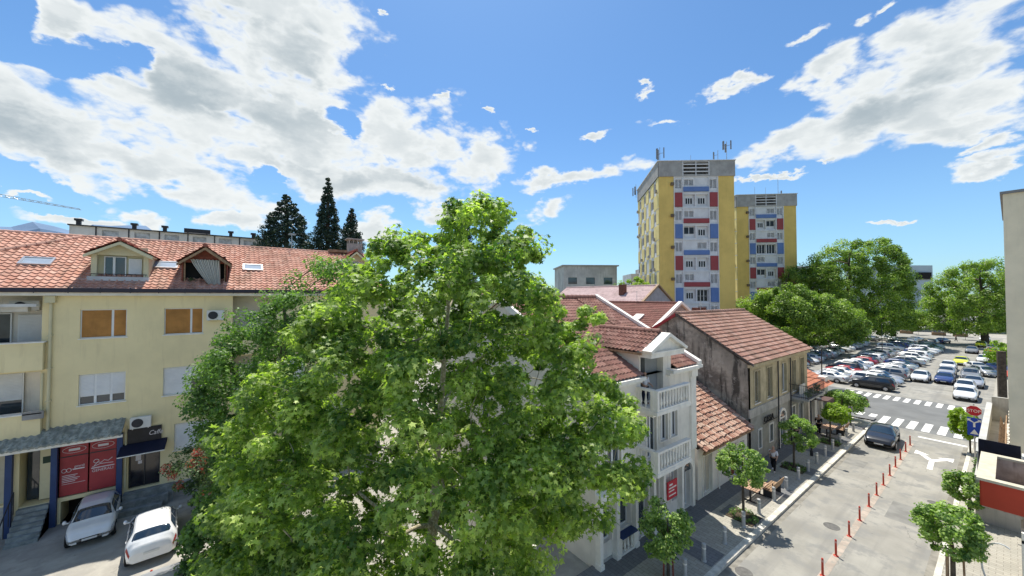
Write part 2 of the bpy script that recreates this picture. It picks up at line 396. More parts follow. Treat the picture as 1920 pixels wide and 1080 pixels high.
struct(MB().face([(-60, -60, 0), (60, -60, 0), (60, 190, 0), (-60, 190, 0)]), 'street_base', yardm)
# roads
def sheet(name, x0, y0, x1, y1, z, m, xs=1, ys=1): return struct(MB().face([(x0, y0, z), (x1, y0, z), (x1, y1, z), (x0, y1, z)]), name, m)
sheet('road', -7.7, -30, -2.1, 48.6, .004, asphalt)
sheet('crossing_road', -60, 48.6, 60, 63.4, .008, asphalt_dk)
sheet('parking_area', -40, 63.4, 4, 175, .004, asphalt)
# pavements (raised)
def slab(name, x0, y0, x1, y1, h, m): return struct(MB().box((x0, y0, -.01), (x1, y1, h)), name, m)
cor = [(-11.2, -30), (-7.95, -30), (-7.95, 46.2), (-8.1, 47.2), (-8.7, 47.9), (-9.6, 48.3), (-16, 48.3), (-16, 41.0), (-11.2, 41.0)]
struct(MB().prism(cor, WF, .0, .13), 'pavement', paver)
sheet('paving_band', -11.18, -30, -10.0, 41, .134, paver_dk)
for i in range(9): sheet('paving_band', -9.75, 12.2 + 4.6 * i, -8.0, 13.5 + 4.6 * i, .134, paver_dk)
kb = MB()
path = [(-7.82, -30), (-7.82, 46.2), (-7.95, 47.25), (-8.6, 48.0), (-9.55, 48.42), (-16, 48.42)]
for (a, b_) in zip(path[:-1], path[1:]):
    n_ = max(1, int(math.dist(a, b_) / 1.0))
    for i in range(n_):
        p0 = Vector((*a, 0)).lerp(Vector((*b_, 0)), i / n_); p1 = Vector((*a, 0)).lerp(Vector((*b_, 0)), (i + .985) / n_)
        dd = (p1 - p0).normalized(); kb.box((0, -.13, 0), ((p1 - p0).length, .13, .145), Fr(p0, dd, (-dd.y, dd.x, 0), (0, 0, 1)))
struct(kb, 'kerb', kerbm)
slab('pavement', -1.95, -30, 14, 47.2, .13, paver)
kb = MB()
for i in range(77): kb.box((-2.15, -30 + i, 0), (-1.95, -30 + i + .985, .145))
struct(kb, 'kerb', kerbm)
slab('pavement', -1.4, 64.5, 14, 170, .13, paver)
# road markings
lm = MB()
for i in range(9):       # near zebra
    x = -9.6 + i * .93
    lm.face([(x, 48.9, .013), (x + .5, 48.9, .013), (x + .5, 52.1, .013), (x, 52.1, .013)])
for i in range(13):
    x = -12.4 + i * .82
    lm.face([(x, 60.6, .013), (x + .42, 60.6, .013), (x + .42, 63.0, .013), (x, 63.0, .013)])
struct(lm, 'zebra_markings', linem)
lm = MB(); lm.face([(-4.9, 46.6, .01), (-2.25, 46.6, .01), (-2.25, 46.95, .01), (-4.9, 46.95, .01)])
def strip(mb, pts, w, z):
    for a, b_ in zip(pts[:-1], pts[1:]):
        a, b_ = Vector((*a, z)), Vector((*b_, z)); d_ = (b_ - a).normalized(); n_ = Vector((-d_.y, d_.x, 0)) * w / 2
        mb.face([a - n_, b_ - n_, b_ + n_, a + n_])
strip(lm, [(-3.54, 38.6), (-3.62, 41.1)], .26, .0101); strip(lm, [(-3.68, 40.8), (-4.3, 42.0)], .3, .0104); strip(lm, [(-3.56, 40.8), (-2.95, 41.9)], .3, .0107)
for c_, d_ in (((-4.25, 41.9), (-.42, .9)), ((-3.0, 41.75), (.42, .9))):
    c_ = Vector((*c_, .011)); d_ = Vector((*d_, 0)).normalized(); n_ = Vector((-d_.y, d_.x, 0))
    lm.face([c_ - d_ * .1 + n_ * .42, c_ - d_ * .1 - n_ * .42, c_ + d_ * .8])
struct(lm, 'lane_markings', linem)
lm = MB(); lm.face([(-5.14, 15, .0092), (-4.86, 15, .0092), (-4.86, 44.2, .0092), (-5.14, 44.2, .0092)])
struct(lm, 'faded_centre_strip', mat('faded_strip', (.40, .33, .27), .9, .14, 1.2, c2=(.29, .27, .23)))
lm = MB()
for i in range(22): strip(lm, [(-13.0, 65 + i * 2.7 - 1.3), (-8.6, 65 + i * 2.7 - .6)], .12, .0085)
struct(lm, 'bay_markings', linem)
def worn(m, lane):
    q = NT(m.node_tree); p = m.node_tree.nodes['Principled BSDF']; o = q.node('ShaderNodeTexCoord').outputs['Object']; c = p.inputs['Base Color'].links[0].from_socket
    v = q.node('ShaderNodeTexVoronoi', feature='DISTANCE_TO_EDGE'); v.inputs['Scale'].default_value = .35
    wn = q.node('ShaderNodeTexNoise'); q.l.new(o, wn.inputs[0]); wn.inputs['Scale'].default_value = 1.5; wn.inputs['Detail'].default_value = 6
    q.l.new(q.vmath('ADD', o, q.vmath('MULTIPLY', wn.outputs['Color'], (1.2, 1.2, 0))), v.inputs['Vector'])
    crack = q.math('MULTIPLY', q.math('SUBTRACT', 1.0, q.ramp(v.outputs['Distance'], .0, .012)), q.ramp(q.noise(o, .25, 3), .5, .62))
    c = q.mix(q.math('MULTIPLY', crack, .55), c, (.10, .095, .085))
    st = q.vmath('MULTIPLY', o, (1.1, .06, 1)); c = q.mix(q.math('MULTIPLY', q.ramp(q.noise(st, 1.4, 6, .6), .48, .66), .42 if lane else .2), c, (.19, .185, .17))
    spots = q.ramp(q.noise(o, 2.6, 4, .7), .66, .74); c = q.mix(q.math('MULTIPLY', spots, .45), c, (.13, .125, .115))
    q.put(p.inputs['Base Color'], c)
worn(asphalt, True); worn(asphalt_dk, False); worn(yardm, False)
sheet('asphalt_patch', -4.3, 28.4, -3.1, 31.0, .0085, mat('patch_dark', (.22, .215, .195), .9, .12, 1.5)); sheet('asphalt_patch', -7.4, 35.2, -6.3, 36.6, .0085, mat('patch_dark', (.22, .215, .195))); sheet('gutter_strip', -7.68, -30, -7.42, 46, .0065, mat('gutter_dirt', (.24, .225, .19), .95, .2, 2))
sheet('gutter_strip', -2.42, -30, -2.16, 46.4, .0065, mat('gutter_dirt', (.24, .225, .19)))
def manhole(x, y, r, lab):
    o = MB().lathe([(r, 0), (r, .012), (r * .86, .012), (r * .86, .008), (.01, .008)], (x, y, .004), 24).build('manhole_cover', mat('iron_cover', (.13, .125, .115), .7, .15, 6)); tag(o, lab, 'manhole cover', 'manhole covers in the street')
manhole(-5.75, 25.0, .34, 'round manhole cover in the left lane beside the red posts')
manhole(-7.1, 17.8, .34, 'round manhole cover near the left kerb in front of the white villa')
manhole(-2.9, 32.6, .22, 'small dark drain cover in the right lane near the kerb trees')

# ------------------------------------------------------------------ yellow apartment building (left)
def yellow_building():
    A = thing('apartment_building', 'long pale yellow apartment building with orange tile roof and dormers', 'building', (-30, -4, 0))
    F = FX(-30); Y0, Y1 = -16.0, 9.2
    W_TOP = [(-6.83, 9.69, -5.05, 11.26, (.68,)), (-3.49, 9.69, -1.71, 11.26, (.68,))]
    W_MID = [(-6.83, 6.08, -5.05, 7.74, (.68,)), (-3.49, 6.08, -1.71, 7.74, (.68,))]
    LOW = [(-2.95, 2.75, -1.35, 4.32, (.66,)), (2.2, 2.75, 3.9, 4.32, (.66,)), (5.2, 2.75, 6.9, 4.32, (.66,)), (2.2, 6.08, 3.9, 7.74, (.66,)), (5.6, 6.08, 7.2, 7.74, (.66,)), (5.6, 9.69, 7.2, 11.26, (.66,))]
    door = (-4.87, 1.0, -3.55, 4.4); ent = (-8.75, 1.3, -7.7, 4.15); pan = (-7.5, 1.35, -5.3, 4.2)
    shop = (-12.0, 1.6, -9.2, 4.1); gar = [(-7.35, 0, -6.45, 1.15), (-6.2, 0, -5.35, 1.15)]
    lo1 = (-15.6, 8.35, -8.15, 12.0, 1.5); lo2 = (-15.6, 4.95, -8.15, 8.1, 1.2); rec = (-.25, 8.4, 1.9, 12.0, 1.5); rec2 = (-.25, 4.9, 1.9, 8.1, 1.5)
    b = MB()
    holes = [w[:4] for w in W_TOP + W_MID + LOW] + [(*door, .25), (*ent, .9), (*pan, .12), (*shop, .4), lo1, lo2, rec, rec2] + [(*g_, 1.2) for g_ in gar]
    holed(b, F, Y0, 0, Y1, 12.1, holes, .2)
    # ends, back
    b.face([(-30, Y1, 0), (-42, Y1, 0), (-42, Y1, 12.1), (-36, Y1, 15.6), (-30, Y1, 12.1)]); b.face([(-30, Y0, 0), (-30, Y0, 12.1), (-36, Y0, 15.6), (-42, Y0, 12.1), (-42, Y0, 0)])
    b.face([(-42, Y0, 0), (-42, Y0, 12.1), (-42, Y1, 12.1), (-42, Y1, 0)])
    b.build('wall', yellow_pl, A)
    # closed backs of the recesses
    m = MB(); m.face([F.p(-15.6, 8.35, -1.5), F.p(-8.15, 8.35, -1.5), F.p(-8.15, 12, -1.5), F.p(-15.6, 12, -1.5)]); m.build('loggia_wall', white_pl, A); m = MB(); m.face([F.p(-15.6, 4.95, -1.2), F.p(-8.15, 4.95, -1.2), F.p(-8.15, 8.1, -1.2), F.p(-15.6, 8.1, -1.2)])
    m.build('loggia_wall', white_pl, A)
    for z0, z1 in ((8.4, 12), (4.9, 8.1)): MB().face([F.p(-.25, z0, -1.5), F.p(1.9, z0, -1.5), F.p(1.9, z1, -1.5), F.p(-.25, z1, -1.5)]).build('loggia_wall', white_pl, A)
    m = MB()
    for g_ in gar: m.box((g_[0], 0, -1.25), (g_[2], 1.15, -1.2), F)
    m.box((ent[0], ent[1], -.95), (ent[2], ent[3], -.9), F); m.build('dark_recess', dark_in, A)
    for w in W_TOP:
        window(A, F, *w[:4], splits=w[4], shut=shut_o, shut_lo=(0, .02), n=-.1)
    window(A, F, *W_MID[0][:4], splits=(.34, .68), shut=shut_w, shut_lo=(.25, .25, .25), n=-.1)
    window(A, F, *W_MID[1][:4], splits=(.68,), shut=shut_w, shut_lo=(0, .5), n=-.1)
    for w in LOW: window(A, F, *w[:4], splits=w[4], shut=shut_w, shut_lo=(0, 0), n=-.1)
    # loggia windows
    window(A, F, -12.6, 8.5, -9.55, 11.1, n=-1.4, splits=(.35, .72), sill=False)
    window(A, F, -9.35, 8.5, -8.35, 11.0, n=-1.4, splits=(), shut=shut_w, sill=False)
    window(A, F, -11.8, 5.5, -9.0, 8.0, n=-1.08, splits=(.3, .65), shut=shut_w, shut_lo=(.42, .42, .42), sill=False)
    window(A, F, .1, 8.5, 1.2, 11.0, n=-1.4, shut=shut_w, sill=False); window(A, F, .1, 5.0, 1.2, 7.4, n=-1.4, shut=shut_w, sill=False)
    # loggia parapets
    for z0, z1, y0, y1 in ((8.2, 9.6, -15.7, -8.0), (4.8, 6.0, -15.7, -8.02), (8.2, 9.45, -.35, 2.0), (4.8, 6.0, -.35, 2.0)):
        o = MB().box((y0, z0, -.1), (y1, z1, .35), F).build('balcony_parapet', yellow_pl, A)
        MB().box((y0 - .05, z1 + .002, -.15), (y1 + .05, z1 + .06, .42), F).build('coping', white_tr, o)
    for y_ in (-8.6, -10.2): MB().box((y_, 5.75, .36), (y_ + .7, 6.14, .42), F).build('planter_box', mat('planter_grey', (.3, .29, .28), .8), A)
    # retracted awning over the loggia
    MB().box((-15.6, 11.45, .0), (-8.2, 11.6, .55), F).box((-15.6, 11.2, -.3), (-8.6, 11.45, .1), F).build('awning', mat('awning_cloth', (.6, .58, .54), .8), A)
    # cornice and gutter
    MB().box((Y0, 12.02, 0), (Y1 + .1, 12.18, .42), F).build('cornice', white_tr, A)
    g_ = MB().box((Y0, 12.2, .3), (Y1 + .2, 12.42, .62), F)
    for i in range(22): g_.box((Y0 + .8 + i * 1.15, 12.16, .62), (Y0 + .84 + i * 1.15, 12.46, .64), F)
    g_.build('gutter', mat('gutter_metal', (.035, .03, .045), .4, .1), A)
    # downpipe with hopper
    dp = MB(); dp.tube([F.p(-7.84, 11.7, .1), F.p(-7.84, 5.0, .1)], .065, 10); dp.box((-8.02, 11.65, .02), (-7.66, 12.0, .28), F)
    for z in (6.5, 8.2, 9.9): dp.box((-7.93, z, 0), (-7.75, z + .05, .18), F)
    dp.build('downpipe', mat('pipe_cream', (.62, .56, .36), .6, .05), A)
    MB().tube([F.p(-8.07, 8.0, .08), F.p(-8.07, 4.6, .08)], .045, 8).build('downpipe', mat('pipe_cream', (.62, .56, .36)), A)
    MB().tube([F.p(-4.97, 4.6, .07), F.p(-4.97, 1.2, .07)], .045, 8).build('downpipe', mat('pipe_cream', (.62, .56, .36)), A)
    # roof
    sl = .545; ang = math.atan(sl); r = MB()
    Fs = Fr((-29.45, Y0 - .3, 12.3 - .02), (0, 1, 0), (-math.cos(ang), 0, math.sin(ang)))
    L = 6.55 / math.cos(ang)
    tiles(r, Fs, Y1 + .5 - Y0, L, .30, .38, .06, 6, .05)
    tl = tile_mat('terracotta_roof', [(.52, .27, .195), (.60, .345, .26), (.46, .22, .155), (.63, .39, .30), (.50, .25, .18)], .14)
    ro = r.build('roof', tl, A, smooth=False)
    rb = MB(); rb.face([(-29.5, Y0, 12.25), (-29.5, Y1 + .2, 12.25), (-36, Y1 + .2, 15.8), (-36, Y0, 15.8)]); rb.face([(-36, Y0, 15.8), (-36, Y1 + .2, 15.8), (-42.5, Y1 + .2, 12.25), (-42.5, Y0, 12.25)])
    rb.build('roof_underside', timber, ro)
    rc = MB(); ridge_caps(rc, (-36, Y0, 15.86), (-36, Y1 + .2, 15.86), .13, .42)
    ridge_caps(rc, (-29.7, -14.6, 12.5), (-35.8, -8.2, 15.82), .11, .42)
    rc.build('ridge_tiles', tl, ro)
    zr = lambda X: 12.3 + sl * (-29.45 - X)
    # skylights
    for yc, X in ((-9.0, -32.3), (-3.74, -32.4), (.85, -32.5)):
        k = Fr((X, yc, zr(X) + .03), (0, 1, 0), (-math.cos(ang), 0, math.sin(ang)))
        w_, h_ = (.5, .38)
        q = MB().box((-w_ - .09, -h_ - .09, 0), (w_ + .09, -h_, .13), k).box((-w_ - .09, h_, 0), (w_ + .09, h_ + .09, .13), k).box((-w_ - .09, -h_, 0), (-w_, h_, .13), k).box((w_, -h_, 0), (w_ + .09, h_, .13), k)
        s_ = q.build('skylight', steel, A); MB().box((-w_, -h_, .03), (w_, h_, .09), k).build('pane', mat('skylight_glass', (.35, .40, .45), .12, .1, spec=.9), s_)
    # dormers
    def dormer(y0, y1, zb, ze, za, X, kind):
        D = MB(); yc = (y0 + y1) / 2; Fd = FX(X)
        xb = lambda z: -29.45 - (z - 12.3) / sl
        wallm = yellow2 if kind == 0 else wood_red
        # cheeks
        for y_, s_ in ((y0, -1), (y1, 1)):
            D.prism([(X, zr(X) - .3), (X, ze), (xb(ze) - .2, ze), (xb(ze) - .2, ze - .2)], Fr((0, y_, 0), (1, 0, 0), (0, 0, 1)), -.05, .05)
        # gable front with opening
        D.prism([(y0, ze - .05), (y1, ze - .05), (y1, ze), (yc, za), (y0, ze)], Fd, -.12, -.02)
        d_ = D.build('dormer', wallm, A)
        # roof slopes of the dormer
        hw = (y1 - y0) / 2 + .26; rise = za + .12 - ze; ln = math.hypot(hw, rise * hw / ((y1 - y0) / 2))
        q = MB()
        for s_ in (-1, 1):
            dirv = Vector((0, -s_, (za - ze) / ((y1 - y0) / 2))).normalized()
            o_ = Vector((X + .45, yc + s_ * hw, za + .12 - (za - ze) / ((y1 - y0) / 2) * hw))
            depth_ = (X + .45) - xb(za + .12)
            if s_ < 0: Fq = Fr(o_ + Vector((-depth_, 0, 0)), (1, 0, 0), dirv)
            else: Fq = Fr(o_, (-1, 0, 0), dirv)
            tiles(q, Fq, depth_, math.hypot(hw, (za - ze) / ((y1 - y0) / 2) * hw), .3, .34, .035, 4, .03)
        ridge_caps(q, (X + .5, yc, za + .2), (xb(za + .12), yc, za + .2), .11, .4)
        rr = q.build('dormer_roof', tile_mat('dark_terracotta', [(.26, .07, .05), (.33, .10, .07), (.20, .05, .04), (.36, .14, .10)], .1), d_)
        q = MB()
        for s_ in (-1, 1):
            e_ = Vector((X + .42, yc + s_ * hw, za + .05 - (za - ze) / ((y1 - y0) / 2) * hw)); a_ = Vector((X + .42, yc, za + .05))
            q.prism([(e_.y, e_.z), (a_.y, a_.z), (a_.y, a_.z - .16), (e_.y, e_.z - .16)], FX(X + .42), -.04, .03)
            k = Fr((X - 1, e_.y, e_.z - .02), (1, 0, 0), (a_ - e_).normalized()); q.box((0, 0, -.06), (1.42, (a_ - e_).length, 0), k)
        q.build('bargeboard', yellow2 if kind == 0 else timber, d_)
        return d_, Fd
    d1, Fd = dormer(-6.6, -4.35, 13.0, 14.4, 15.05, -30.75, 0)
    q = MB(); q.box((-6.55, 12.9, -.42), (-4.4, 14.9, -.36), Fd); q.build('inner_wall', yellow2, d1)
    window(d1, Fd, -6.2, 13.12, -5.3, 14.3, n=-.28, splits=(.45,), sill=False); window(d1, Fd, -5.2, 13.3, -4.65, 14.2, n=-.28, sill=False, shut=shut_w)
    MB().box((-6.62, 12.95, -.6), (-6.42, 14.4, .02), Fd).build('side_post', yellow2, d1); MB().box((-4.53, 12.95, -.6), (-4.33, 14.4, .02), Fd).build('side_post', yellow2, d1)
    MB().box((-6.72, 12.86, -.4), (-4.25, 13.1, .36), Fd).build('sill', mat('sill_grey', (.5, .5, .5), .7), d1)
    r_ = MB().tube([Fd.p(-6.6, 13.25, .2), Fd.p(-4.35, 13.25, .2)], .02, 6)
    for i in range(12): r_.tube([Fd.p(-6.6 + i * .2, 12.98, .2), Fd.p(-6.6 + i * .2, 13.25, .2)], .01, 4)
    r_.build('railing', dark_metal, d1)
    d2, Fd = dormer(-2.75, -.62, 12.6, 14.15, 15.0, -30.5, 1)
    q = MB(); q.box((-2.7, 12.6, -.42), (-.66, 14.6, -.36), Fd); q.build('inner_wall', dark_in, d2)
    for y_ in (-2.73, -.72): MB().box((y_, 12.5, -.12), (y_ + .1, 14.35, 0), Fd).build('side_post', timber, d2)
    q = MB(); rows = []; n_ = 48
    for j in range(9):
        f_ = j / 8; lo = -2.4 + (f_ ** 1.15) * 1.15; hi = -.95 + .05 * f_; z_ = 14.3 - f_ * 1.95
        rows.append([Fd.p(lo + (hi - lo) * i / n_, z_ - .02 * math.sin(i), .06 + .35 * f_ + (.05 * math.sin(i * 1.4))) for i in range(n_ + 1)])
    q.grid(rows, uvf=lambda i, j: (j, i))
    q.f and q.build('striped_curtain', curtain_mat(), d2, smooth=True)
    bush = leaf_cloud('potted_plant', [Fd.p(-2.35, 12.95, -.1)], .22, 160, .07, d2, F_SHRUB, LEAF4)
    # a third gable farther along, with window
    d3, Fd = dormer(7.2, 8.7, 13.4, 15.0, 15.65, -33.0, 0)
    MB().box((7.21, 13.4, -.16), (8.69, 15.0, -.12), Fd).build('front_wall', white_pl, d3)
    window(d3, Fd, 7.7, 13.7, 8.3, 14.9, n=-.04, sill=False)
    # chimney
    c = MB().box((-37.2, 8.2, 15.4), (-36.4, 9.4, 16.9)); ch = c.build('chimney', mat('chimney_grey', (.36, .33, .30), .9, .15, 3), A)
    q = MB().box((-37.35, 8.05, 17.25), (-36.25, 9.55, 17.36))
    for i in range(4):
        for x_ in (-37.2, -36.5): q.box((x_, 8.2 + i * .36, 16.9), (x_ + .1, 8.3 + i * .36, 17.25))
    q.build('chimney_cap', mat('chimney_grey', (.36, .33, .30)), ch)
    MB().box((-36.3, 6.4, 15.9), (-35.6, 7.9, 16.12)).build('ridge_vent', timber, A)
    # ground floor: corrugated canopy, panels, pillars
    q = MB(); rows = []
    for n__, z_ in ((.0, 5.12), (1.05, 4.52), (1.06, 4.44), (0, 5.02)):
        rows.append([F.p(y_, z_ + .035 * math.sin((y_) * 24), n__) for y_ in np.arange(-15.5, -4.95, .05)])
    q.grid(rows); q.build('canopy', mat('mossy_sheet', (.34, .345, .30), .9, .3, 2.5, .4, 30, c2=(.22, .23, .19), streak=.4, streakc=(.14, .15, .11)), A)
    MB().box((-15.5, 4.3, .9), (-4.95, 4.43, 1.0), F).build('canopy_beam', white_tr, A)
    bl = mat('blue_pillar', (.03, .06, .16), .5, .1)
    for y_ in (-9.15, -7.68, -5.3): MB().box((y_, 0, .0), (y_ + .22, 4.3, .22), F).build('pillar', bl, A)
    MB().box((-8.2, 1.35, -.5), (-7.72, 4.0, -.42), F).build('door_leaf', yellow2, A)
    MB().box((-8.1, 3.2, -.418), (-7.82, 3.55, -.4), F).build('notice', mat('notice_green', (.02, .05, .03), .5), A)
    MB().box((-8.7, 1.35, -.8), (-8.3, 4.0, -.75), F).build('door_glass', glass, A)
    MB().box((-12.0, 1.6, -.4), (-9.2, 4.1, -.3), F).build('shop_blind', mat('blind_beige', (.45, .42, .34), .7, .1), A)
    pr = mat('poster_red', (.38, .045, .05), .45, .12, .8); wh = mat('poster_white', (.72, .66, .66), .6, 0)
    for i, (a, c_) in enumerate(((-7.42, -6.42), (-6.36, -5.36))):
        pq = MB().box((a, 1.4, -.1), (c_, 4.18, -.04), F).build('poster_panel', pr, A)
        MB().box((a, 3.42, -.038), (c_, 3.47, -.02), F).build('panel_bar', dark_metal, pq)
        g_ = MB()   # oval emblem in the top field
        pts = [F.p((a + c_) / 2 + .42 * math.cos(k * .2618), 3.78 + .17 * math.sin(k * .2618), -.03) for k in range(25)]; g_.tube(pts, .012, 4)
        g_.build('emblem', wh, pq); g_ = MB(); MB().box((a + .3, 3.72, -.038), (c_ - .3, 3.84, -.03), F).build('emblem_bar', wh, pq)
        if i == 0:
            for k in range(2): g_.tube([F.p(a + .15 + .17 * k + .085 * math.cos(j * .45), 2.72 + .1 * math.sin(j * .45), -.03) for j in range(15)], .014, 4)
            for k in range(5): g_.box((a + .08, 2.1 + k * .085, -.038), (a + .55 + .08 * (k % 3), 2.13 + k * .085, -.032), F)
            g_.box((a + .08, 2.0, -.038), (c_ - .08, 2.02, -.032), F); g_.box((a + .45, 2.7, -.038), (c_ - .12, 2.76, -.032), F)
        else:
            L_ = [(.18, 2.72), (.3, 2.9), (.42, 2.83), (.55, 2.95), (.7, 2.88), (.86, 3.02)]
            g_.tube([F.p(a + x, z, -.03) for x, z in L_], .02, 4); g_.tube([F.p(a + .25 + .1 * math.cos(j * .5), 2.95 + .1 * math.sin(j * .5), -.03) for j in range(13)], .016, 4)
            g_.tube([F.p(a + .1, 2.66, -.03), F.p(a + .4, 2.78, -.03), F.p(a + .9, 2.74, -.03)], .02, 4)
            g_.box((a + .06, 2.57, -.038), (c_ - .06, 2.62, -.032), F)
        g_.build('printed_lines', wh, pq)
        if i == 1: text('GENERALI', .2, F, a + .5, 2.38, -.034, wh, pq, align='CENTER', ext=.003, sx=.9)
        else: text('generali', .17, F, a + .7, 2.82, -.034, wh, pq, align='CENTER', ext=.003, sx=.7)
    # glass door with black canopy and sign
    dg = MB().box((-4.87, 1.02, -.25), (-3.55, 3.35, -.2), F); dd = dg.build('shop_door', mat('black_glass', (.012, .012, .02), .12, .2, 2, spec=.7), A)
    q = MB()
    for y_ in (-4.85, -4.24, -3.6): q.box((y_, 1.02, -.2), (y_ + .05, 3.35, -.17), F)
    q.build('frame', dark_metal, dd)
    q = MB().box((-4.6, 2.5, -.198), (-4.38, 2.85, -.195), F).box((-4.5, 2.3, -.198), (-4.34, 2.48, -.195), F); q.build('sticker', wh, dd)
    sg = MB().box((-4.9, 3.62, 0), (-3.5, 4.42, .12), F).build('shop_sign', mat('black_board', (.015, .015, .02), .4, .2, 4), A)
    text('Caffe', .36, F, -4.05, 3.95, .124, wh, sg, shear=.3, sx=.8)
    q = MB(); q.prism([(0, 3.62), (1.0, 3.28), (1.0, 3.2), (0, 3.45)], Fr((-30, -5.15, 0), (1, 0, 0), (0, 0, 1)), -1.9, 0); cn = q.build('door_canopy', mat('navy_cloth', (.012, .014, .035), .8), A)
    MB().tube([F.p(-5.15, 3.2, 1.0), F.p(-3.25, 3.2, 1.0)], .03, 6).build('canopy_rod', white_tr, cn)
    # steps
    q = MB()
    for i in range(7): q.box((-8.75, 0, .0), (-7.7, 1.26 - i * .18, .28 + i * .2), F)
    q.build('front_steps', mat('step_stone', (.25, .27, .26), .9, .2, 3, .3, 30), A)
    q = MB().box((-5.0, 0, 0), (-2.9, .92, .5), F).box((-5.05, 0, .5), (-3.1, .6, .85), F).box((-5.1, 0, .85), (-3.3, .3, 1.2), F); q.build('front_steps', mat('step_stone', (.25, .27, .26)), A)
    q = MB()
    for a_ in (-8.85,):
        q.tube([F.p(a_, 2.2, .2), F.p(a_, 1.0, 1.7)], .025, 6)
        for k in range(4): q.tube([F.p(a_, 2.2 - k * .38, .2 + k * .48), F.p(a_, 1.1 - k * .36, .2 + k * .48)], .018, 6)
    q.build('handrail', dark_metal, A)
    MB().box((Y0, 0, .0), (-8.9, 1.5, .05), F).box((-2.9, 0, 0), (Y1, .9, .05), F).build('plinth', concrete, A)
def curtain_mat():
    m = mat('striped_cloth', (.60, .58, .52), .9, .05); q = NT(m.node_tree); p = m.node_tree.nodes['Principled BSDF']
    uv = q.node('ShaderNodeUVMap').outputs[0]; s_ = q.node('ShaderNodeSeparateXYZ'); q.l.new(uv, s_.inputs[0])
    w = q.math('GREATER_THAN', q.math('FRACT', q.math('MULTIPLY', s_.outputs[0], .34)), .6)
    q.l.new(q.mix(w, (.66, .63, .56), (.26, .24, .22)), p.inputs['Base Color']); return m
def air_conditioner(F, u, v, lab, n=0, rz=0, w=.85, h=.6):
    o = F.p(u, v, n); t_ = thing('air_conditioner', lab, 'air conditioner', o, 0, 'outdoor units on the walls')
    b = MB().box((u - w / 2, v, n + .12), (u + w / 2, v + h, n + .42), F); b.build('case', mat('ac_white', (.68, .67, .63), .5, .05), t_)
    g_ = MB(); c = F.p(u - w * .14, v + h / 2, n + .425); g_.lathe([(h * .40, 0), (h * .40, .02), (h * .34, .02), (h * .34, .005), (.05, .005)], c, 20, axis=F.n); g_.build('fan_grille', dark_metal, t_)
    q = MB().box((u - w * .4, v - .05, n), (u - w * .35, v - .005, n + .4), F).box((u + w * .35, v - .05, n), (u + w * .4, v - .005, n + .4), F); q.build('bracket', steel, t_)
    return t_

# ------------------------------------------------------------------ foliage
def star_leaf():
    P = []
    for a, r in ((-90, .25), (-58, .42), (-32, .82), (-8, .42), (22, .95), (48, .45), (90, 1.05), (132, .45), (158, .95), (188, .42), (212, .82), (238, .42)): P.append((r * math.cos(R(a)), r * math.sin(R(a)) + .1))
    return np.array(P) * .62
LEAF_STAR = star_leaf(); LEAF4 = np.array([(0, -.5), (.34, .02), (0, .6), (-.34, .02)]); LEAF5 = np.array([(0, -.5), (.42, -.1), (.28, .38), (-.28, .38), (-.42, -.1)])
F_PLANE = foliage_mat('plane_leaves', (.04, .11, .016), (.56, .66, .19), .48)  # pale end also paints sun highlights into some leaves
F_DARKTREE = foliage_mat('hackberry_leaves', (.035, .09, .025), (.24, .38, .09), .38)
F_STREET = foliage_mat('street_tree_leaves', (.055, .14, .035), (.48, .60, .19), .45)
F_LIME = foliage_mat('lime_leaves', (.16, .26, .03), (.36, .46, .06), .5)
F_PARK = foliage_mat('park_leaves', (.055, .12, .022), (.42, .54, .11), .40)
F_CONIFER = foliage_mat('conifer_needles', (.010, .028, .020), (.035, .075, .045), .12)
F_SHRUB = foliage_mat('shrub_leaves', (.05, .10, .04), (.20, .27, .12), .35)
F_FLOWER = foliage_mat('red_blossom', (.50, .05, .05), (.72, .22, .16), .3)
def leaves(name, pos, nrm, size, shape, tint, m, parent, droop=.3, kind=None):
    N = len(pos); K = len(shape)
    n = nrm / (np.linalg.norm(nrm, axis=1, keepdims=True) + 1e-9)
    r = rng.normal(size=(N, 3)); a = np.cross(n, r); a /= (np.linalg.norm(a, axis=1, keepdims=True) + 1e-9); b = np.cross(n, a)
    sx = shape[:, 0][None, :, None]; sy = shape[:, 1][None, :, None]; s_ = size[:, None, None]
    V = pos[:, None, :] + s_ * (a[:, None, :] * sx + b[:, None, :] * sy - n[:, None, :] * droop * (sx ** 2 + sy ** 2))
    off = root_loc(parent) if parent else Vector((0, 0, 0))
    V = (V - np.array(off)[None, None, :]).reshape(-1, 3).astype(np.float32)
    me = bpy.data.meshes.new(name); me.vertices.add(N * K); me.vertices.foreach_set('co', V.ravel())
    me.loops.add(N * K); me.loops.foreach_set('vertex_index', np.arange(N * K, dtype=np.int32))
    me.polygons.add(N); me.polygons.foreach_set('loop_start', np.arange(0, N * K, K, dtype=np.int32))
    at = me.attributes.new('tint', 'FLOAT', 'POINT'); at.data.foreach_set('value', np.repeat(tint, K).astype(np.float32))
    me.materials.append(m); me.update(calc_edges=True); me.validate()
    o = bpy.data.objects.new(name, me); COL.objects.link(o); o.parent = parent
    if kind: o['kind'] = kind
    return o
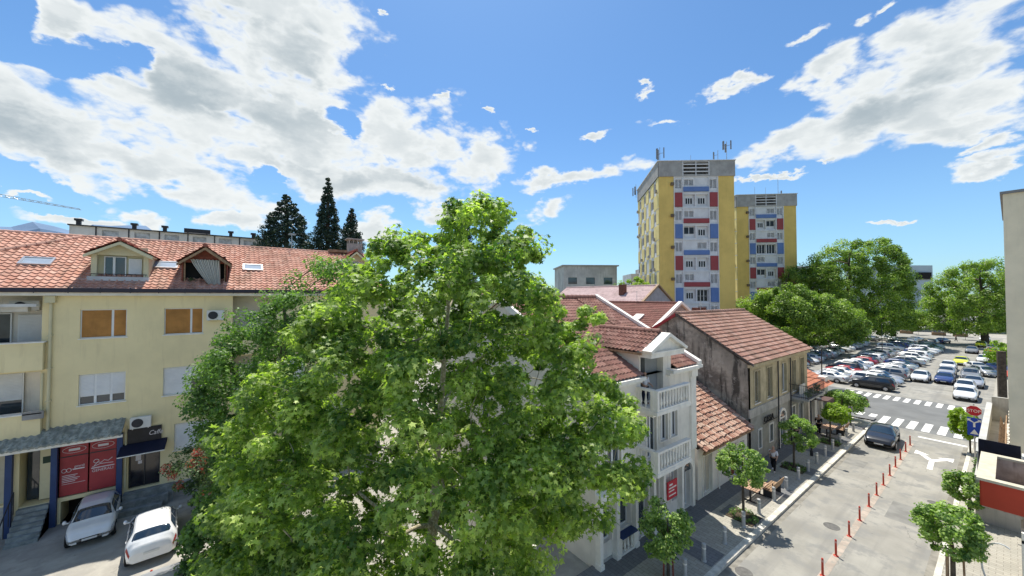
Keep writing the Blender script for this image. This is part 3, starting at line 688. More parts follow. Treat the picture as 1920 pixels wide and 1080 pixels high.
def leaf_cloud(name, centers, rad, per, size, parent, m, shape=LEAF4, flat=1., up=.5, tint=None):
    C_ = np.array([tuple(c) for c in centers], float); nc = len(C_)
    rad = np.broadcast_to(np.asarray(rad, float), (nc,)); idx = np.repeat(np.arange(nc), per)
    dirs = rng.normal(size=(len(idx), 3)); dirs /= np.linalg.norm(dirs, axis=1, keepdims=True)
    rr = rad[idx] * rng.uniform(.25, 1.0, len(idx)) ** .55
    p = C_[idx] + dirs * rr[:, None] * np.array([1, 1, flat])
    nrm = dirs * .8 + rng.normal(size=dirs.shape) * .55 + np.array([0, 0, up])
    ct = rng.uniform(0, 1, nc)[idx] if tint is None else np.asarray(tint)[idx]
    tn = np.clip(.45 * ct + .75 * rng.uniform(0, 1, len(idx)) ** 2.2, 0, 1)  # random leaf tone; the few brightest double as painted highlights
    sz = size * rng.uniform(.65, 1.25, len(idx))
    return leaves(name, p, nrm, sz, shape, tn, m, parent)
def outline_clumps(poly, n, depth, core=.0, gaps=(), bias=.55):
    """clump centres filling a crown: its side outline (u, z), rounded to a body 'depth' thick"""
    P = np.array(poly, float); Q = np.roll(P, -1, 0); lo, hi = P.min(0), P.max(0); out = []
    def info(u, z):
        c = False; x = np.array((u, z)); dm = 1e9
        for a, b in zip(P, Q):
            if (a[1] > z) != (b[1] > z) and u < (b[0] - a[0]) * (z - a[1]) / (b[1] - a[1]) + a[0]: c = not c
            ab = b - a; tt = max(0, min(1, ((x - a) @ ab) / (ab @ ab))); dm = min(dm, np.linalg.norm(x - a - tt * ab))
        return c, dm
    cand = []
    tries = 0
    while len(cand) < n and tries < n * 40:
        tries += 1
        u, z = rng.uniform(lo, hi); c, dm = info(u, z)
        if not c: continue
        if any(math.hypot(u - g[0], z - g[1]) < g[2] and rng.uniform() < g[3] for g in gaps): continue
        cand.append((u, z, dm))
    R_ = max(c[2] for c in cand)
    for u, z, dm in cand:
        h = depth * math.sqrt(max(.02, 1 - (1 - dm / R_) ** 2)); w = h * rng.choice((-1, 1)) * rng.uniform(bias, 1) if rng.uniform() > core else h * rng.uniform(-.5, .5)
        out.append((u, w, z))
    return out
def tree(name, label, cat, base, poly, yaw, depth, nclump, per, rad, size, m, barkm, shape=LEAF4, trunk_r=.25, gaps=(), group=None, fork=.35, limbs=10, flat=.85, up=.55, lean=(0, 0), bias=.55, seed=1, droop=.3):
    """poly: crown outline in metres, u sideways from the trunk, z above the ground"""
    global rng
    rng = np.random.default_rng(seed); random.seed(seed)
    T = thing(name, label, cat, base, 0, group); bx_ = Vector(base)
    ud = Vector((math.cos(yaw), math.sin(yaw), 0)); wd = Vector((-ud.y, ud.x, 0))
    cl = outline_clumps(poly, nclump, depth, gaps=gaps, bias=bias)
    C_ = [bx_ + ud * u + wd * w + Vector((0, 0, z)) for u, w, z in cl]
    zmin = min(p_[1] for p_ in poly); zmax = max(p_[1] for p_ in poly); uc = sum(p_[0] for p_ in poly) / len(poly)
    rads = [rad * random.uniform(.5, 1.45) for _ in C_]
    leaf_cloud('crown', C_, rads, per, size, T, m, shape, flat=flat, up=up)
    # trunk and limbs: every clump hangs on the nearest wood nearer to the trunk; wood thickens with what it carries
    b = MB(); fz = max(.4, (zmin + (zmax - zmin) * .12)); ax = Vector((ud.x * uc * .5, ud.y * uc * .5, 0))
    stem = [bx_ - Vector((0, 0, .05))]
    for i in range(1, 8):
        f_ = i / 7; z_ = fz + (zmin + (zmax - zmin) * .86 - fz) * (f_ - .14) / .86 if i > 1 else fz
        stem.append(bx_ + ax * f_ + Vector((random.uniform(-.15, .15) * (zmax - zmin) * .08, random.uniform(-.15, .15) * (zmax - zmin) * .08, z_)))
    nodes = list(stem); par = [max(0, i - 1) for i in range(8)]; plen = [(p_ - bx_).length * .6 for p_ in stem]
    order = sorted(range(len(C_)), key=lambda i: min((C_[i] - p_).length for p_ in stem[1:]))
    NP = np.array([tuple(p_) for p_ in nodes]); PL = np.array(plen)
    for i in order:
        e = np.array(tuple(C_[i])); dv_ = e - NP; cost = np.linalg.norm(dv_, axis=1) + .30 * PL + np.maximum(0, -dv_[:, 2]) * .6; cost[0] = 1e9
        k_ = int(cost.argmin()); par.append(k_); nodes.append(C_[i]); NP = np.vstack([NP, e]); PL = np.append(PL, PL[k_] + np.linalg.norm(e - NP[k_]))
    cnt = [1] * len(nodes)
    for i in range(len(nodes) - 1, 0, -1): cnt[par[i]] += cnt[i]
    rt = trunk_r / math.sqrt(cnt[0]); rad_ = [rt * c_ ** .5 for c_ in cnt]
    b.tube(stem, [max(rad_[i], rt * 2) * (1.15 if i == 0 else 1) for i in range(8)], 10)
    for i in range(8, len(nodes)):
        a_, e = nodes[par[i]], nodes[i]; l_ = (e - a_).length; m1 = a_.lerp(e, .4) + Vector([random.uniform(-.08, .08) * l_ for _ in range(2)] + [l_ * .05]); r0 = min(rad_[par[i]] * .8, rad_[i] * 1.3)
        b.tube([a_, m1, a_.lerp(e, .75) + Vector((0, 0, l_ * .03)), e], [r0, rad_[i] * 1.05, rad_[i], rad_[i] * .8], 6 if rad_[i] > rt * 2 else 4, cap=False)
    b.build('trunk', barkm, T, smooth=True)
    return T
CY = math.atan2(math.sin(YAW), math.cos(YAW))   # sideways direction of the square as seen from the balcony
SIDE = YAW
# ------------------------------------------------------------------ houses on the street
brown_tl = tile_mat('brown_roof', [(.25, .12, .095), (.32, .17, .135), (.19, .085, .07), (.38, .22, .18), (.27, .13, .10)], .14)
old_tl = tile_mat('old_roof', [(.36, .20, .15), (.43, .26, .20), (.29, .15, .115), (.48, .32, .26), (.38, .21, .16)], .18)
rough_tl = tile_mat('weathered_roof', [(.46, .27, .19), (.54, .37, .28), (.38, .20, .14), (.58, .43, .33), (.42, .23, .16), (.30, .15, .11)], .18, (.16, .12, .09))
def slope_frame(x_eave, y0, z_eave, rise, toward=-1):
    return Fr((x_eave, y0, z_eave), (0, 1, 0), (toward, 0, rise))
def balustrade(parent, F, u0, u1, z0, h, n=0, pitch=.19, side=0):
    pitch = pitch * 1.25; b = MB(); b.box((u0, z0, n - .1), (u1, z0 + .1, n + .1), F); b.box((u0, z0 + h - .1, n - .12), (u1, z0 + h, n + .12), F)
    b.box((u0, z0 + .1, n - .11), (u0 + .16, z0 + h - .1, n + .11), F); b.box((u1 - .16, z0 + .1, n - .11), (u1, z0 + h - .1, n + .11), F)
    k = int((u1 - u0 - .4) / pitch); pr = [(.045, 0), (.05, .04), (.028, .1), (.07, .3), (.06, .4), (.028, .72), (.035, .8), (.05, .88), (.05, 1)]
    hh = h - .2
    for i in range(k + 1):
        u = u0 + .2 + (u1 - u0 - .4) * i / max(1, k); c = F.p(u, z0 + .1, n)
        b.lathe([(r, z * hh) for r, z in pr], c, 8)
    return b.build('balustrade', white_tr, parent)
def villa():
    A = thing('villa', 'white three storey corner villa with brown tile roof, pediment and balustrade balconies', 'house', (-13, 17, 0))
    F = FX(-11); Y0, Y1 = 12.7, 21.3
    G = [(12.95, .95, 13.8, 2.7), (14.1, 1.15, 15.2, 2.8), (15.55, .2, 16.65, 2.75), (16.95, 1.0, 17.55, 2.7), (18.75, 1.0, 19.35, 2.7), (19.75, .15, 20.75, 2.2)]
    U1 = [(13.5, 3.9, 14.5, 5.9), (16.6, 3.8, 17.4, 6.1), (17.75, 4.4, 18.45, 6.0), (18.75, 4.4, 19.4, 6.0)]
    U2 = [(13.6, 6.3, 14.4, 7.5)]
    lg = (16.1, 6.55, 18.1, 8.95, 1.4)
    b = MB(); holed(b, F, Y0, 0, Y1, 8.0, [(*g_, .3) for g_ in G] + U1 + U2 + [(lg[0], lg[1], lg[2], 8.0, 1.4)], .16)
    # bay wall under the pediment
    holed(b, F, 16.0, 8.0, 18.85, 9.2, [(16.1, 8.0, 18.1, 8.95, 1.4)], 1.4, n=0.003)
    # cheek facing back down the street, with side opening
    Fk = FY(16.0); holed(b, Fk, -13.7, 7.9, -11, 9.2, [], .5)
    b.face([(-13.7, 18.85, 7.9), (-11, 18.85, 7.9), (-11, 18.85, 9.2), (-13.7, 18.85, 9.2)])
    # gable walls
    S_ = FY(Y0); SW = [(-14.5, 3.9, -13.6, 5.8), (-17.6, 3.6, -16.2, 5.9), (-17.3, 6.9, -16.3, 8.3), (-20.5, 3.9, -19.6, 5.8), (-20.5, 6.9, -19.6, 8.3), (-14.3, 6.5, -13.5, 7.8), (-14.9, .9, -13.7, 2.2)]
    holed(b, S_, -25.4, 0, -11, 8.0, [w for w in SW if w[3] < 7.95] + [(w[0], w[1], w[2], 8.0) for w in SW if w[3] > 7.95], .15)
    b.face([S_.p(-25.4, 8.0), S_.p(-11, 8.0), S_.p(-18.2, 11.75)])
    b.face([(-11, Y1, 0), (-25.4, Y1, 0), (-25.4, Y1, 8.0), (-18.2, Y1, 11.7), (-11, Y1, 8.0)]); b.face([(-25.4, Y1, 0), (-25.4, Y0, 0), (-25.4, Y0, 8), (-25.4, Y1, 8)])
    b.face([F.p(16.0, 6.5, -1.42), F.p(18.5, 6.5, -1.42), F.p(18.5, 9.1, -1.42), F.p(16.0, 9.1, -1.42)])
    b.build('wall', white_pl, A)
    MB().box((17.0, 6.55, -1.35), (18.08, 8.9, -.35), F).build('blind', mat('grey_blind', (.30, .31, .31), .7, .08), A)
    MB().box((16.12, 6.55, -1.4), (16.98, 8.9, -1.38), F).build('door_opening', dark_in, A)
    for w in G[:2] + G[3:5]: window(A, F, *w, n=-.2, splits=(.5,), sill=False, trim=white_tr)
    window(A, F, *G[2], n=-.2, splits=(.5,), sill=False, trim=white_tr); window(A, F, *G[5], n=-.25, splits=(.5,), sill=False)
    for w in U1 + U2: window(A, F, *w, n=-.1, splits=(.5,) if w[2] - w[0] > .6 else (), trim=white_tr)
    for w in SW: window(A, S_, w[0], w[1], w[2], min(w[3], 7.98), n=-.1, splits=(.5,))
    # arch over the door
    a = MB(); yc = 20.25; ar = []
    for k in range(13):
        th = math.pi * k / 12; ar.append([F.p(yc + rr * math.cos(th), 2.2 + rr * math.sin(th), nn) for rr, nn in ((.52, .0), (.52, .14), (.78, .14), (.78, 0))])
    a.grid(ar, closed=True); a.box((yc - .78, 0, 0), (yc - .52, 2.2, .14), F); a.box((yc + .52, 0, 0), (yc + .78, 2.2, .14), F); a.build('arch', white_tr, A)
    q = MB(); pts = [(yc + .5 * math.cos(math.pi * k / 12), 2.2 + .5 * math.sin(math.pi * k / 12)) for k in range(13)]; q.prism(pts, F, .0, .03); q.build('fanlight', glass, A)
    # street piers, seat rail
    q = MB()
    for y_ in (12.7, 13.85, 15.25, 16.75, 17.62, 19.4): MB().box((y_, .35, 0), (y_ + .2, 3.0, .28), F).box((y_ - .04, 0, .0), (y_ + .24, .35, .32), F).build('pier', white_tr, A)
    MB().box((Y0, 3.0, 0), (19.4, 3.3, .35), F).build('string_course', white_tr, A)
    bb = balustrade(A, F, 14.05, 15.25, .15, .85, .18); MB().box((14.08, 1.002, .02), (15.22, 1.07, .42), F).build('blue_seat', mat('blue_seat', (.025, .05, .14), .5), bb)
    # cornice
    q = MB(); q.box((Y0 - .3, 7.78, 0), (15.98, 7.92, .22), F); q.box((Y0 - .3, 7.92, 0), (15.98, 8.08, .42), F); q.build('cornice', white_tr, A); q = MB(); q.box((18.4, 7.78, 0), (Y1 + .2, 7.92, .22), F); q.box((18.4, 7.92, 0), (Y1 + .2, 8.08, .42), F)
    q.box((20.75, 3.3, 0), (21.3, 7.78, .12), F); q.box((20.7, 7.4, .0), (21.35, 7.78, .2), F)
    q.build('cornice', white_tr, A)
    # balconies
    for z_ in (6.4, 3.55):
        s_ = MB().box((15.7, z_, 0), (18.75, z_ + .16, 1.15), F).box((15.9, z_ - .18, 0), (18.55, z_, .8), F).build('balcony_slab', white_tr, A)
        balustrade(s_, F, 15.75, 18.7, z_ + .16, 1.0, 1.03, .2)
        Fl = Fr((0, 15.83, 0), (-1, 0, 0), (0, 0, 1), (0, -1, 0)); balustrade(s_, Fl, 10.05, 11.0, z_ + .16, 1.0, 0, .2)
    s_ = MB().box((-17.9, 3.3, 0), (-15.9, 3.45, .9), S_).build('balcony_slab', white_tr, A); balustrade(s_, S_, -17.9, -15.9, 3.45, .95, .8, .19)
    # pediment and dormer roof
    q = MB(); Fp = FX(-10.5); yp, hp = 17.38, 1.5
    q.box((yp - hp, 9.0, -.5), (yp + hp, 9.2, .25), Fp); q.box((yp - hp - .05, 9.2, -.5), (yp + hp + .05, 9.28, .3), Fp)
    q.prism([(yp - hp, 9.28), (yp + hp, 9.28), (yp, 10.0)], Fp, -.3, .1)
    for s_ in (-1, 1): q.prism([(yp + s_ * (hp + .08), 9.24), (yp, 9.98), (yp, 10.16), (yp + s_ * (hp + .16), 9.36)][::s_], Fp, -.15, .36)
    q.prism([(yp - .75, 9.36), (yp + .75, 9.36), (yp, 9.78)], Fp, .1, .13)
    q.build('pediment', white_tr, A)
    r = MB(); sd_ = .54
    for s_ in (-1, 1):
        dv = Vector((0, -s_ * 1.0, sd_)).normalized(); o_ = (-10.62, yp + s_ * (hp + .12), 9.25); L = (hp + .12) * math.hypot(1, sd_)
        Fq = Fr((-14.6, o_[1], o_[2]), (1, 0, 0), dv) if s_ < 0 else Fr(o_, (-1, 0, 0), dv)
        tiles(r, Fq, 3.98, L, .25, .34, .065, 6, .04)
    ridge_caps(r, (-10.7, yp, 10.2), (-14.6, yp, 10.2), .12, .4)
    r.build('dormer_roof', brown_tl, A)
    MB().box((-13.6, 15.72, 9.13), (-10.7, 15.80, 9.24)).build('gutter', timber, A)
    # main roof
    r = MB(); Fm = slope_frame(-10.75, Y0 - .25, 8.1, .5); L = 7.45 * math.hypot(1, .5)
    tiles(r, Fm, 3.5, L, .27, .36, .065, 6, .04)
    Fm2 = slope_frame(-10.75 - 2.1, 15.95, 8.1 + 1.05, .5); tiles(r, Fm2, 2.98, L - 2.1 * math.hypot(1, .5), .27, .36, .045, 6, .03)
    Fm3 = slope_frame(-10.75, 18.9, 8.1, .5); tiles(r, Fm3, 2.2, L, .27, .36, .065, 6, .04)
    ridge_caps(r, (-18.2, Y0 - .2, 11.95), (-18.2, Y1 - .2, 11.95), .13)
    r.face([(-18.2, Y0 - .2, 11.8), (-18.2, Y1, 11.8), (-25.8, Y1, 8.0), (-25.8, Y0 - .2, 8.0)])
    r.build('roof', brown_tl, A)
    q = MB(); q.prism([(-10.6, 8.0), (-10.6, 8.32), (-18.2, 12.12), (-25.8, 8.32), (-25.8, 8.0), (-18.2, 11.7)], FY(21.38), -.02, .3); q.build('parapet', white_tr, A)
    q = MB(); q.prism([(-10.5, 8.0), (-10.5, 8.26), (-18.2, 12.1), (-25.8, 8.26), (-25.8, 8.0), (-18.2, 11.7)], FY(12.42), -.12, .08); q.build('verge', white_tr, A)
    c = MB().box((-22.3, 13.4, 9.5), (-21.6, 14.1, 12.2)).build('chimney', white_tr, A); MB().box((-22.45, 13.25, 12.2), (-21.45, 14.25, 12.4)).build('chimney_cap', yellow2, c)
    sg = MB().box((17.85, 1.5, .3), (18.75, 2.4, .36), F).build('shop_sign', mat('sign_red', (.55, .03, .05), .5, .05), A)
    q = MB(); q.box((17.95, 2.02, .36), (18.65, 2.09, .368), F); q.box((17.95, 1.87, .36), (18.45, 1.93, .368), F); q.box((17.95, 1.66, .36), (18.6, 1.72, .368), F); q.box((18.0, 2.18, .36), (18.3, 2.27, .368), F); q.build('lettering', white_tr, sg)
    MB().box((Y0, 0, .0), (16.0, .25, .04), F).build('plinth', concrete, A)
villa()

def low_house():
    A = thing('low_house', 'single storey white house with rough faded tile roof between villa and stone house', 'house', (-13, 25, 0))
    F = FX(-11); Y0, Y1 = 21.6, 28.38
    H_ = [(22.2, .2, 23.3, 2.5), (24.5, .9, 25.3, 2.2), (25.8, .15, 26.7, 2.3), (27.1, .9, 27.9, 2.2)]
    b = MB(); holed(b, F, Y0, 0, Y1, 3.05, H_, .2); b.face([(-11, Y0, 0), (-20, Y0, 0), (-20, Y0, 3), (-15.6, Y0, 5.9), (-11, Y0, 3.05)]); b.build('wall', white_pl, A)
    window(A, F, *H_[0], n=-.15, splits=(.5,), sill=False, shut=mat('door_beige', (.5, .46, .38), .6), trim=white_tr); window(A, F, *H_[1], n=-.1, splits=(.5,), trim=white_tr)
    window(A, F, *H_[2], n=-.15, sill=False, shut=wood_red); window(A, F, *H_[3], n=-.1, splits=(.5,))
    r = MB(); Fm = slope_frame(-10.55, Y0, 3.02, .62); L = 5.2 * math.hypot(1, .62)
    nt, nr = 30, 18; tw, rh = 6.75 / nt, L / nr; rnd = random.Random(4)
    for i in range(nr):       # hand laid tiles, each slightly out of line
        for j in range(nt):
            dz, du, dv, rr = rnd.uniform(0, .03), rnd.uniform(-.02, .02), rnd.uniform(-.04, .04), .075 + rnd.uniform(-.01, .012)
            u = (j + .5) * tw + du; v0 = i * rh + dv; rows = []
            for v_, lift, sc in ((v0, .055, 1.08), (v0 + rh * 1.12, .0, .9)):
                rows.append([Fm.p(u + math.cos(a) * rr * 1.35 * sc, v_, .02 + dz + lift + math.sin(a) * rr * sc) for a in np.linspace(0, math.pi, 6)])
            r.grid(rows, uvf=lambda a, b_, i=i, j=j: (j + .5, i + .5))
    k_ = len(r.f); r.face([Fm.p(0, 0, .0), Fm.p(6.75, 0, .0), Fm.p(6.75, L, .0), Fm.p(0, L, .0)], 0, [(.5, .5)] * 4)
    r.face([Fm.p(0, L), Fm.p(6.75, L), (-20.4, Y1, 3.0), (-20.4, Y0, 3.0)], 0, [(.5, .5)] * 4)
    r.build('roof', rough_tl, A)
    q = MB(); q.prism([(-10.9, 3.28), (-10.9, 3.12), (-15.7, 6.1), (-15.7, 6.4)], FY(28.36), -.02, .22); q.build('flashing', mat('dark_flashing', (.09, .075, .07), .7, .2), A)
    MB().box((Y0, 2.86, .3), (Y1, 2.98, .44), F).build('gutter', timber, A)
    MB().tube([F.p(24.0, 2.95, .12), F.p(24.0, .1, .12)], .04, 8).build('downpipe', white_tr, A)
low_house()

def old_house():
    A = thing('stone_house', 'old two storey tan stone house with black stained side wall and tile roof', 'house', (-15, 35, 0))
    F = FX(-11); Y0, Y1 = 28.7, 41.2
    UP = [(29.7, 4.3, 30.7, 6.6), (32.0, 4.3, 33.0, 6.6), (35.0, 4.3, 36.0, 6.6), (37.2, 4.0, 38.2, 6.6), (39.3, 4.0, 40.3, 6.6)]
    LO = [(30.3, 1.0, 30.8, 2.3), (32.3, 1.0, 33.0, 2.3), (34.3, .1, 35.5, 2.3), (37.0, .2, 37.9, 2.8), (38.8, .2, 39.8, 2.8)]
    b = MB(); holed(b, F, Y0, 3.75, Y1, 7.2, [(u0, max(z0, 4.0), u1, z1) for u0, z0, u1, z1 in UP], .22); b.build('upper_wall', tan_pl, A)
    b = MB(); holed(b, F, Y0, 0, Y1, 3.75, LO, .25); b.build('lower_wall', grey_pl, A)
    st = bpy.data.materials.get('stained_wall') or stained_mat()
    b = MB(); b.prism([(-21.4, 0), (-11.0, 0), (-11.0, 7.2), (-16.2, 10.4), (-21.4, 7.2)], FY(Y0), -.3, 0); b.build('side_wall', st, A)
    b = MB(); b.face([(-11, Y1, 0), (-21.4, Y1, 0), (-21.4, Y1, 7.2), (-16.2, Y1, 10.4), (-11, Y1, 7.2)]); b.face([(-21.4, Y0, 0), (-21.4, Y1, 0), (-21.4, Y1, 7.2), (-21.4, Y0, 7.2)]); b.build('back_wall', grey_pl, A)
    wd = mat('old_shutter', (.17, .15, .10), .8, .2, 6)
    for w in UP: window(A, F, w[0], max(w[1], 4.0), w[2], w[3], n=-.15, splits=(.5,), shut=wd if w[0] != 35.0 else None, trim=tan_pl)
    for i, w in enumerate(LO): window(A, F, *w, n=-.15, splits=(.5,) if w[2] - w[0] > .8 else (), trim=white_tr, sill=w[1] > .5)
    a = MB(); yc = 34.9; ar = []
    for k in range(13):
        th = math.pi * k / 12; ar.append([F.p(yc + rr * math.cos(th), 2.3 + rr * math.sin(th), nn) for rr, nn in ((.62, .0), (.62, .1), (.82, .1), (.82, 0))])
    a.grid(ar, closed=True); a.box((yc - .82, 0, 0), (yc - .62, 2.3, .1), F); a.box((yc + .62, 0, 0), (yc + .82, 2.3, .1), F); a.build('arch', white_tr, A)
    MB().prism([(yc + .62 * math.cos(math.pi * k / 12), 2.42 + .6 * math.sin(math.pi * k / 12)) for k in range(13)], F, .0, .03).build('fanlight', glass, A)
    MB().box((Y0 - .02, 3.45, .0), (37.0, 4.05, .09), F).build('stone_band', mat('pale_band', (.46, .43, .38), .9, .12, 2, .2, 30, streak=.3), A)
    q = MB().box((Y0 - .1, 6.98, 0), (Y1 + .1, 7.2, .22), F); q.build('cornice', tan_pl, A)
    sg = MB().box((31.0, 2.62, .09), (33.9, 2.66, .12), F).build('sign_rail', dark_metal, A); text('OSSA', .62, F, 31.1, 2.68, .1, mat('sign_black', (.02, .02, .02), .6), sg, ext=.03, sx=1.25)
    for y_ in (33.9, 36.6): MB().tube([F.p(y_, 7.0, .12), F.p(y_, .1, .12)], .05, 8).build('downpipe', dark_metal, A)
    # balcony
    s_ = MB().box((36.6, 3.55, 0), (41.0, 3.7, 1.3), F).box((36.9, 3.3, 0), (37.1, 3.55, .9), F).box((40.4, 3.3, 0), (40.6, 3.55, .9), F).build('balcony_slab', concrete, A)
    q = MB()
    for z_ in (3.82, 4.75): q.tube([F.p(36.65, z_, 0), F.p(36.65, z_, 1.25), F.p(40.95, z_, 1.25), F.p(40.95, z_, 0)], .025, 6)
    for i in range(32): q.tube([F.p(36.65 + i * .1387, 3.7, 1.25), F.p(36.65 + i * .1387, 4.75, 1.25)], .012, 4)
    for i in range(9): q.tube([F.p(36.65, 3.7, .1 + i * .14), F.p(36.65, 4.75, .1 + i * .14)], .012, 4)
    q.build('railing', dark_metal, s_)
    leaf_cloud('balcony_plants', [F.p(37.5, 4.0, 1.0), F.p(38.6, 4.1, 1.0), F.p(39.9, 4.0, 1.0), F.p(40.6, 4.2, .8)], .3, 130, .12, s_, F_SHRUB)
    MB().box((38.0, 3.7, .3), (39.4, 4.5, .34), F).build('cloth', white_tr, s_)
    q = MB(); q.tube([F.p(38, 4.0, 1.27), F.p(38, 4.9, 1.27)], .01, 4); q.build('line_post', steel, s_)
    # roof
    r = MB(); Fm = slope_frame(-10.7, Y0 - .2, 7.22, .6); L = 5.5 * math.hypot(1, .6); tiles(r, Fm, Y1 - Y0 + .5, L, .25, .42, .05, 6, .08)
    ridge_caps(r, (-16.2, Y0 - .2, 10.62), (-16.2, Y1 + .3, 10.62), .13)
    Fb = Fr((-21.7, Y1 + .3, 7.2), (0, -1, 0), (1, 0, .6)); tiles(r, Fb, Y1 - Y0 + .5, L, .25, .42, .045, 4, .05)
    r.build('roof', old_tl, A)
    q = MB(); q.prism([(-10.6, 7.14), (-10.6, 7.24), (-16.2, 10.58), (-16.2, 10.42)], FY(Y0 - .12), -.1, .1); q.build('verge', mat('verge_mortar', (.10, .09, .08), .9, .3, 4), A)
    q = MB(); q.prism([(-21.6, 7.0), (-21.6, 7.3), (-16.2, 10.62), (-16.2, 10.4)][::-1], FY(Y0 - .12), -.1, .12); q.build('red_flashing', mat('flashing_red', (.30, .03, .04), .5, .1), A)
    for y_ in (33.0, 34.2):
        c = MB().box((-17.2, y_, 9.8), (-16.7, y_ + .45, 10.95)); c.build('chimney', mat('chimney_brick', (.16, .07, .05), .9, .2, 6), A)
def stained_mat():
    m = mat('stained_wall', (.36, .33, .28), .95, .2, .5, .5, 16); q = NT(m.node_tree); p = m.node_tree.nodes['Principled BSDF']
    o = q.node('ShaderNodeTexCoord').outputs['Object']
    c = p.inputs['Base Color'].links[0].from_socket
    n = q.noise(o, .55, 9, .7); c = q.mix(q.ramp(n, .44, .62, 0, .85), c, (.12, .105, .09))
    st = q.vmath('MULTIPLY', o, (1.3, 1.3, .16)); n2 = q.noise(st, 1.1, 8, .7, .3); c = q.mix(q.math('MULTIPLY', q.ramp(n2, .49, .60), .85), c, (.035, .033, .03))
    n3 = q.noise(o, 2.4, 8, .7); c = q.mix(q.ramp(n3, .55, .68, 0, .75), c, (.42, .40, .36))
    q.put(p.inputs['Base Color'], c); return m
old_house()

def corner_house():
    A = thing('corner_house', 'small corner house with red tile roof and awning facing the zebra crossings', 'house', (-13, 44, 0))
    F = FX(-11); Y0, Y1 = 41.35, 47.4
    H_ = [(42.0, .2, 43.2, 2.5), (44.0, .2, 45.2, 2.5), (45.8, .8, 46.8, 2.3)]
    b = MB(); holed(b, F, Y0, 0, Y1, 3.3, H_, .3); b.face([(-11, Y1, 0), (-20, Y1, 0), (-20, Y1, 3.3), (-15.5, Y1, 5.6), (-11, Y1, 3.3)]); b.face([(-11, Y0, 2), (-11, Y0, 3.3), (-15.5, Y0, 5.6), (-20, Y0, 3.3), (-20, Y0, 2)]); b.build('wall', white_pl, A)
    for w in H_: window(A, F, *w, n=-.2, splits=(.5,), sill=False)
    r = MB(); L = 4.9 * math.hypot(1, .5); tiles(r, slope_frame(-10.6, Y0, 3.3, .5), Y1 - Y0 + .2, L, .27, .4, .045, 5, .04)
    r.face([(-15.5, Y0, 5.7), (-15.5, Y1 + .2, 5.7), (-20.4, Y1 + .2, 3.3), (-20.4, Y0, 3.3)], 0, [(.5, .5)] * 4)
    r.build('roof', tile_mat('red_roof', [(.50, .20, .12), (.56, .25, .16), (.42, .15, .09)], .1), A)
    q = MB(); q.box((41.6, 2.7, 0), (43.5, 2.78, 1.3), F); q.box((41.6, 2.4, 1.28), (43.5, 2.72, 1.34), F); q.build('awning', mat('brown_awning', (.10, .06, .05), .8, .1), A)
    MB().box((46.5, 3.3, -.6), (47.4, 4.0, 0.02), F).build('parapet', white_tr, A)
corner_house()

def back_house(name, lab, gx, yr, zr_, hw, wlen, drop, tl, wallm, slope=.5, extra=None):
    """house behind the front row: ridge runs sideways, gable towards the street"""
    A = thing(name, lab, 'house', (gx - wlen / 2, yr, 0)); ze = zr_ - hw * slope
    b = MB(); b.prism([(yr - hw, 0), (yr + hw, 0), (yr + hw, ze), (yr, zr_ - .1), (yr - hw, ze)], FX(gx), -.3, 0)
    b.face([(gx, yr - hw, 0), (gx - wlen, yr - hw, 0), (gx - wlen, yr - hw, ze), (gx, yr - hw, ze)]); b.face([(gx - wlen, yr - hw, 0), (gx - wlen, yr + hw, 0), (gx - wlen, yr + hw, ze), (gx - wlen, yr, zr_), (gx - wlen, yr - hw, ze)]); b.build('wall', wallm, A)
    r = MB(); L = (hw + .3) * math.hypot(1, slope)
    tiles(r, Fr((gx - wlen, yr - hw - .3, ze - .3 * slope + .02), (1, 0, 0), (0, 1, slope)), wlen + .1, L, .3, .42, .04, 4, .04)
    r.face([(gx + .1, yr, zr_ + .02), (gx - wlen, yr, zr_ + .02), (gx - wlen, yr + hw + .3, ze - .3 * slope), (gx + .1, yr + hw + .3, ze - .3 * slope)], 0, [(.5, .5)] * 4)
    ridge_caps(r, (gx, yr, zr_ + .1), (gx - wlen, yr, zr_ + .1), .12, .5); r.build('roof', tl, A)
    q = MB()
    for s_ in (-1, 1): q.prism([(yr + s_ * (hw + .35), ze - .35 * slope), (yr, zr_), (yr, zr_ + .28), (yr + s_ * (hw + .35), ze - .35 * slope + .28)][::s_], FX(gx), -.1, .28)
    q.build('verge', extra or white_tr, A)
    return A
A = back_house('brown_roof_house', 'house with plain dark brown roof, white verge and skylight behind the stone house', -21.6, 38.9, 11.15, 5.2, 16, 0, tile_mat('dark_brown_roof', [(.20, .085, .07), (.235, .105, .085), (.17, .07, .06)], .08), mat('grey_brick', (.33, .28, .25), .9, .2, 5, .4, 20))
k = Fr((-24.6, 35.6, 9.62), (1, 0, 0), (0, 1, .5)); MB().box((-.5, -.6, .0), (.5, .6, .14), k).build('skylight', white_tr, A)
A = back_house('pale_roof_house', 'far house with pale pink roof and dark chimneys under the grey block', -33.0, 53.0, 13.6, 6.0, 20, 0, tile_mat('pink_roof', [(.56, .42, .40), (.60, .46, .44), (.50, .37, .36)], .05), mat('lilac_plaster', (.34, .32, .33), .9, .1), .62, timber)
for x_, y_, z_ in ((-38.5, 50.5, 13.9), (-36.5, 57.5, 13.2)): MB().box((x_, y_, 10), (x_ + .9, y_ + .9, z_)).build('chimney', mat('chimney_brick', (.16, .07, .05)), A)

